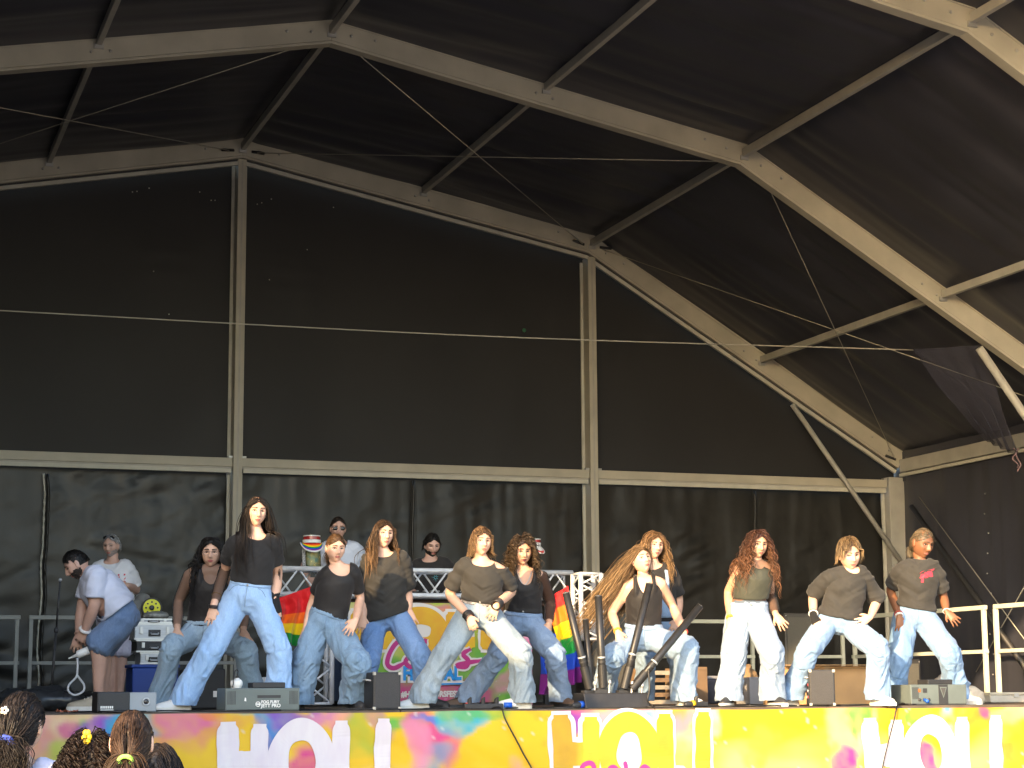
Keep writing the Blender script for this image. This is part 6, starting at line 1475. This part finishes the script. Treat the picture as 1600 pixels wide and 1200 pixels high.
# ---- back right: speakers, boxes, bags
def big_speaker(label, x0, x1, ytop, Y, m, yaw=0, d=.5):
    xa, xb = W(x0, 1080, Y)[0], W(x1, 1080, Y)[0]; h = sz((x0+x1)/2, ytop, Y); fr = Fr((xa+xb)/2, Y+d/2, yaw); w = xb-xa; t = thing('speaker_cabinet', fr.o, label, 'speaker', 'large speaker cabinets at the back')
    obj('casing', fr.box(-w/2, w/2, -d/2, d/2, .006, h), m, t, bevel=.015); obj('grille', fr.box(-w/2+.03, w/2-.03, d/2-.002, d/2+.008, .05, h-.05), mat('worn_grille', (.085, .082, .07), .7, var=.2, vscale=150, bump=.4, bscale=250), t)
    for z in (.25, h-.3): obj('handle', obox(fr.P(-w/2-.003, 0, z), fr.u*.004, fr.f*.07, UZ*.045), m_dark, t)
    for q in range(4): obj('screw', ellipsoid(fr.P((-w/2+.018) if q % 2 else (w/2-.018), d/2+.002, .03 if q < 2 else h-.03), .007, .004, .007, 8, 5), m_steel, t)
    obj('foot', fr.box(-w/2+.04, w/2-.04, -d/2+.04, d/2-.04, 0, .008), m_dark, t)
big_speaker('tall worn black speaker behind the blowing blonde hair', 926, 990, 898, -5.6, m_blk_l, 0)
big_speaker('dark speaker cabinet between reddish curls and the baggy tee', 1229, 1275, 958, -4.0, m_blk_l, 0)
big_speaker('low dark speaker behind the braided dancer', 1392, 1440, 1030, -5.0, m_blk, 0, .4)
def carton(label, x0, x1, ytop, Y, m, yaw=0, d=.35, flaps=False, tape=True):
    xa, xb = W(x0, 1085, Y)[0], W(x1, 1085, Y)[0]; h = sz((x0+x1)/2, ytop, Y); fr = Fr((xa+xb)/2, Y+d/2, yaw); w = xb-xa; t = thing('cardboard_box', fr.o, label, 'box', 'boxes at the back of the stage')
    V, F = fr.box(-w/2, w/2, -d/2, d/2, 0, h); V = V+RNG.normal(0, .006, V.shape)*np.array([1, 1, 0]); obj('carton', (V, F), m, t, bevel=.004)
    if tape:
        obj('tape', fr.box(-.028, .028, -d/2-.002, d/2+.004, h-.001, h+.002), m_tape, t); obj('tape', fr.box(-.028, .028, d/2+.006, d/2+.008, h*.62, h), m_tape, t)
    obj('seam', fr.poly(rect(-w/2+.01, w/2-.01, h*.93, h*.94), d/2+.010), m_card2, t)
    if flaps: obj('flap', obox(fr.P(0, d/2+.03, h+.01), fr.u*w/2, fr.f*.05, UZ*.003), m, t)
    return fr, t
carton('long sunlit cardboard box on the floor behind the wide-kneed dancer', 1222, 1362, 1041, -9.4, m_card, 0, .4, True)
carton('small dark brown carton standing upright behind the ice blue jeans', 1088, 1106, 1042, -7.4, m_card2, 0, .25, tape=False)
carton('grey cardboard box with pale sides behind the ice blue jeans', 1172, 1222, 1058, -8.2, mat('grey_carton', (.26, .26, .27), .8, var=.1), 0, .3)
Yt = -7.0; xa, xb = W(1094, 1085, Yt)[0], W(1136, 1085, Yt)[0]; h = sz(1110, 1056, Yt); fr = Fr((xa+xb)/2, Yt+.2, 0); w = xb-xa; t = thing('plastic_tote', fr.o, 'translucent plastic tote with lid between two dancers', 'tote')
obj('tub', fr.box(-w/2, w/2, -.18, .18, .0, h-.03), mat('smoky_plastic', (.10, .10, .12), .25, var=.3, vscale=6), t, bevel=.012); obj('lid', fr.box(-w/2-.012, w/2+.012, -.19, .19, h-.03, h), mat('grey_lid', (.26, .27, .30), .4), t, bevel=.006)
bg_ = remesh([ellipsoid((W(1176, 1060, -7.6)[0], -7.4, .20), .11, .09, .17, 14, 10), ellipsoid((W(1172, 1060, -7.6)[0], -7.4, .10), .13, .10, .10, 14, 10)], .014, 2); V = bg_[0]+bg_[2]*(.03*ridge(bg_[0]*8, 3))[:, None]; V[:, 2] = np.maximum(V[:, 2], .002)
t = obj('paper_bag', (V, bg_[1]), mat('brown_paper', (.27, .17, .085), .8, var=.25, vscale=9), None, smooth=True); tag(t, 'crumpled brown paper bag behind the ice blue jeans', 'bag')
# slatted crate
Ys = -8.0; xa, xb = W(1004, 1090, Ys)[0], W(1066, 1090, Ys)[0]; h = sz(1030, 1044, Ys); t = thing('slatted_crate', ((xa+xb)/2, Ys+.2, 0), 'wooden crate with pale slats between the wide-legged blonde dancer', 'crate')
for k in range(5): obj('slat', box(xa, xb, Ys, Ys+.015, h*(k/5)+.006, h*(k/5)+h*.13), mat('pale_slat', (.34, .30, .24), .8, var=.2, vscale=9) if k % 2 == 0 else m_card2, t)
for q in (xa+.02, xb-.02): obj('corner_post', box(q-.02, q+.02, Ys+.016, Ys+.3, 0, h), m_card2, t)
# grey trunk and pale bags at the right
Yg = -9.0; a_ = W(1543, 1085, Yg); t = thing('long_trunk', (a_[0]+.3, Yg, 0), 'long grey trunk lying low by the right rail', 'trunk'); fr = Fr(a_[0]+.35, Yg+.1, 0)
obj('body', fr.box(-.35, .45, -.15, .15, 0, .07), m_alu_d, t, bevel=.01); obj('lid', fr.box(-.36, .46, -.16, .16, .072, .095), m_alu, t, bevel=.006); obj('latch', fr.box(-.1, -.05, .15, .165, .05, .085), m_steel, t)
def soft(label, px, Y, z, a, b, c, m, seed):
    g_ = remesh([ellipsoid((W(px, 1080, Y)[0], Y, z), a, b, c, 16, 10), ellipsoid((W(px, 1080, Y)[0]+a*.4, Y, z*.7), a*.7, b, c*.7, 16, 10)], .012, 2); V = g_[0]+g_[2]*(.028*ridge(g_[0]*9+seed, 2))[:, None]; V[:, 2] = np.maximum(V[:, 2], .002); o = obj('cloth_bag', (V, g_[1]), m, None, smooth=True); tag(o, label, 'bag', 'pale cloth bags on the stage')
m_crm = cloth('cream_canvas', (.55, .48, .38))
soft('cream cloth bag on the floor by the pale rail post', 1518, -10.0, .06, .10, .1, .075, m_crm, 1); soft('cream cloth bundle behind the triangle fog machine', 1478, -10.2, .11, .09, .08, .12, m_crm, 4)
# ---- unseen stepped blocks, added to cast shade on the left half of the stage
for lb, x0_, x1_, top_ in (('tall unseen black shade block left of the stage, farthest out', -12.0, -8.25, 5.0), ('unseen black shade block beside the tall one', -8.2, -6.5, 3.45), ('lower unseen black shade block nearest the stage centre', -6.45, -5.35, 2.6)):
    t = thing('shade_block', ((x0_+x1_)/2, -16, GZ), lb, 'speaker', 'added shade blocks in front of the stage')
    hh = (top_-GZ)/3
    for k in range(3): obj('cabinet', box(x0_, x1_, -16.5, -15.6, GZ+.005+k*hh, GZ+(k+1)*hh-.005), m_blk, t, bevel=.02)  # plain stacked boxes, sized for the shade they cast
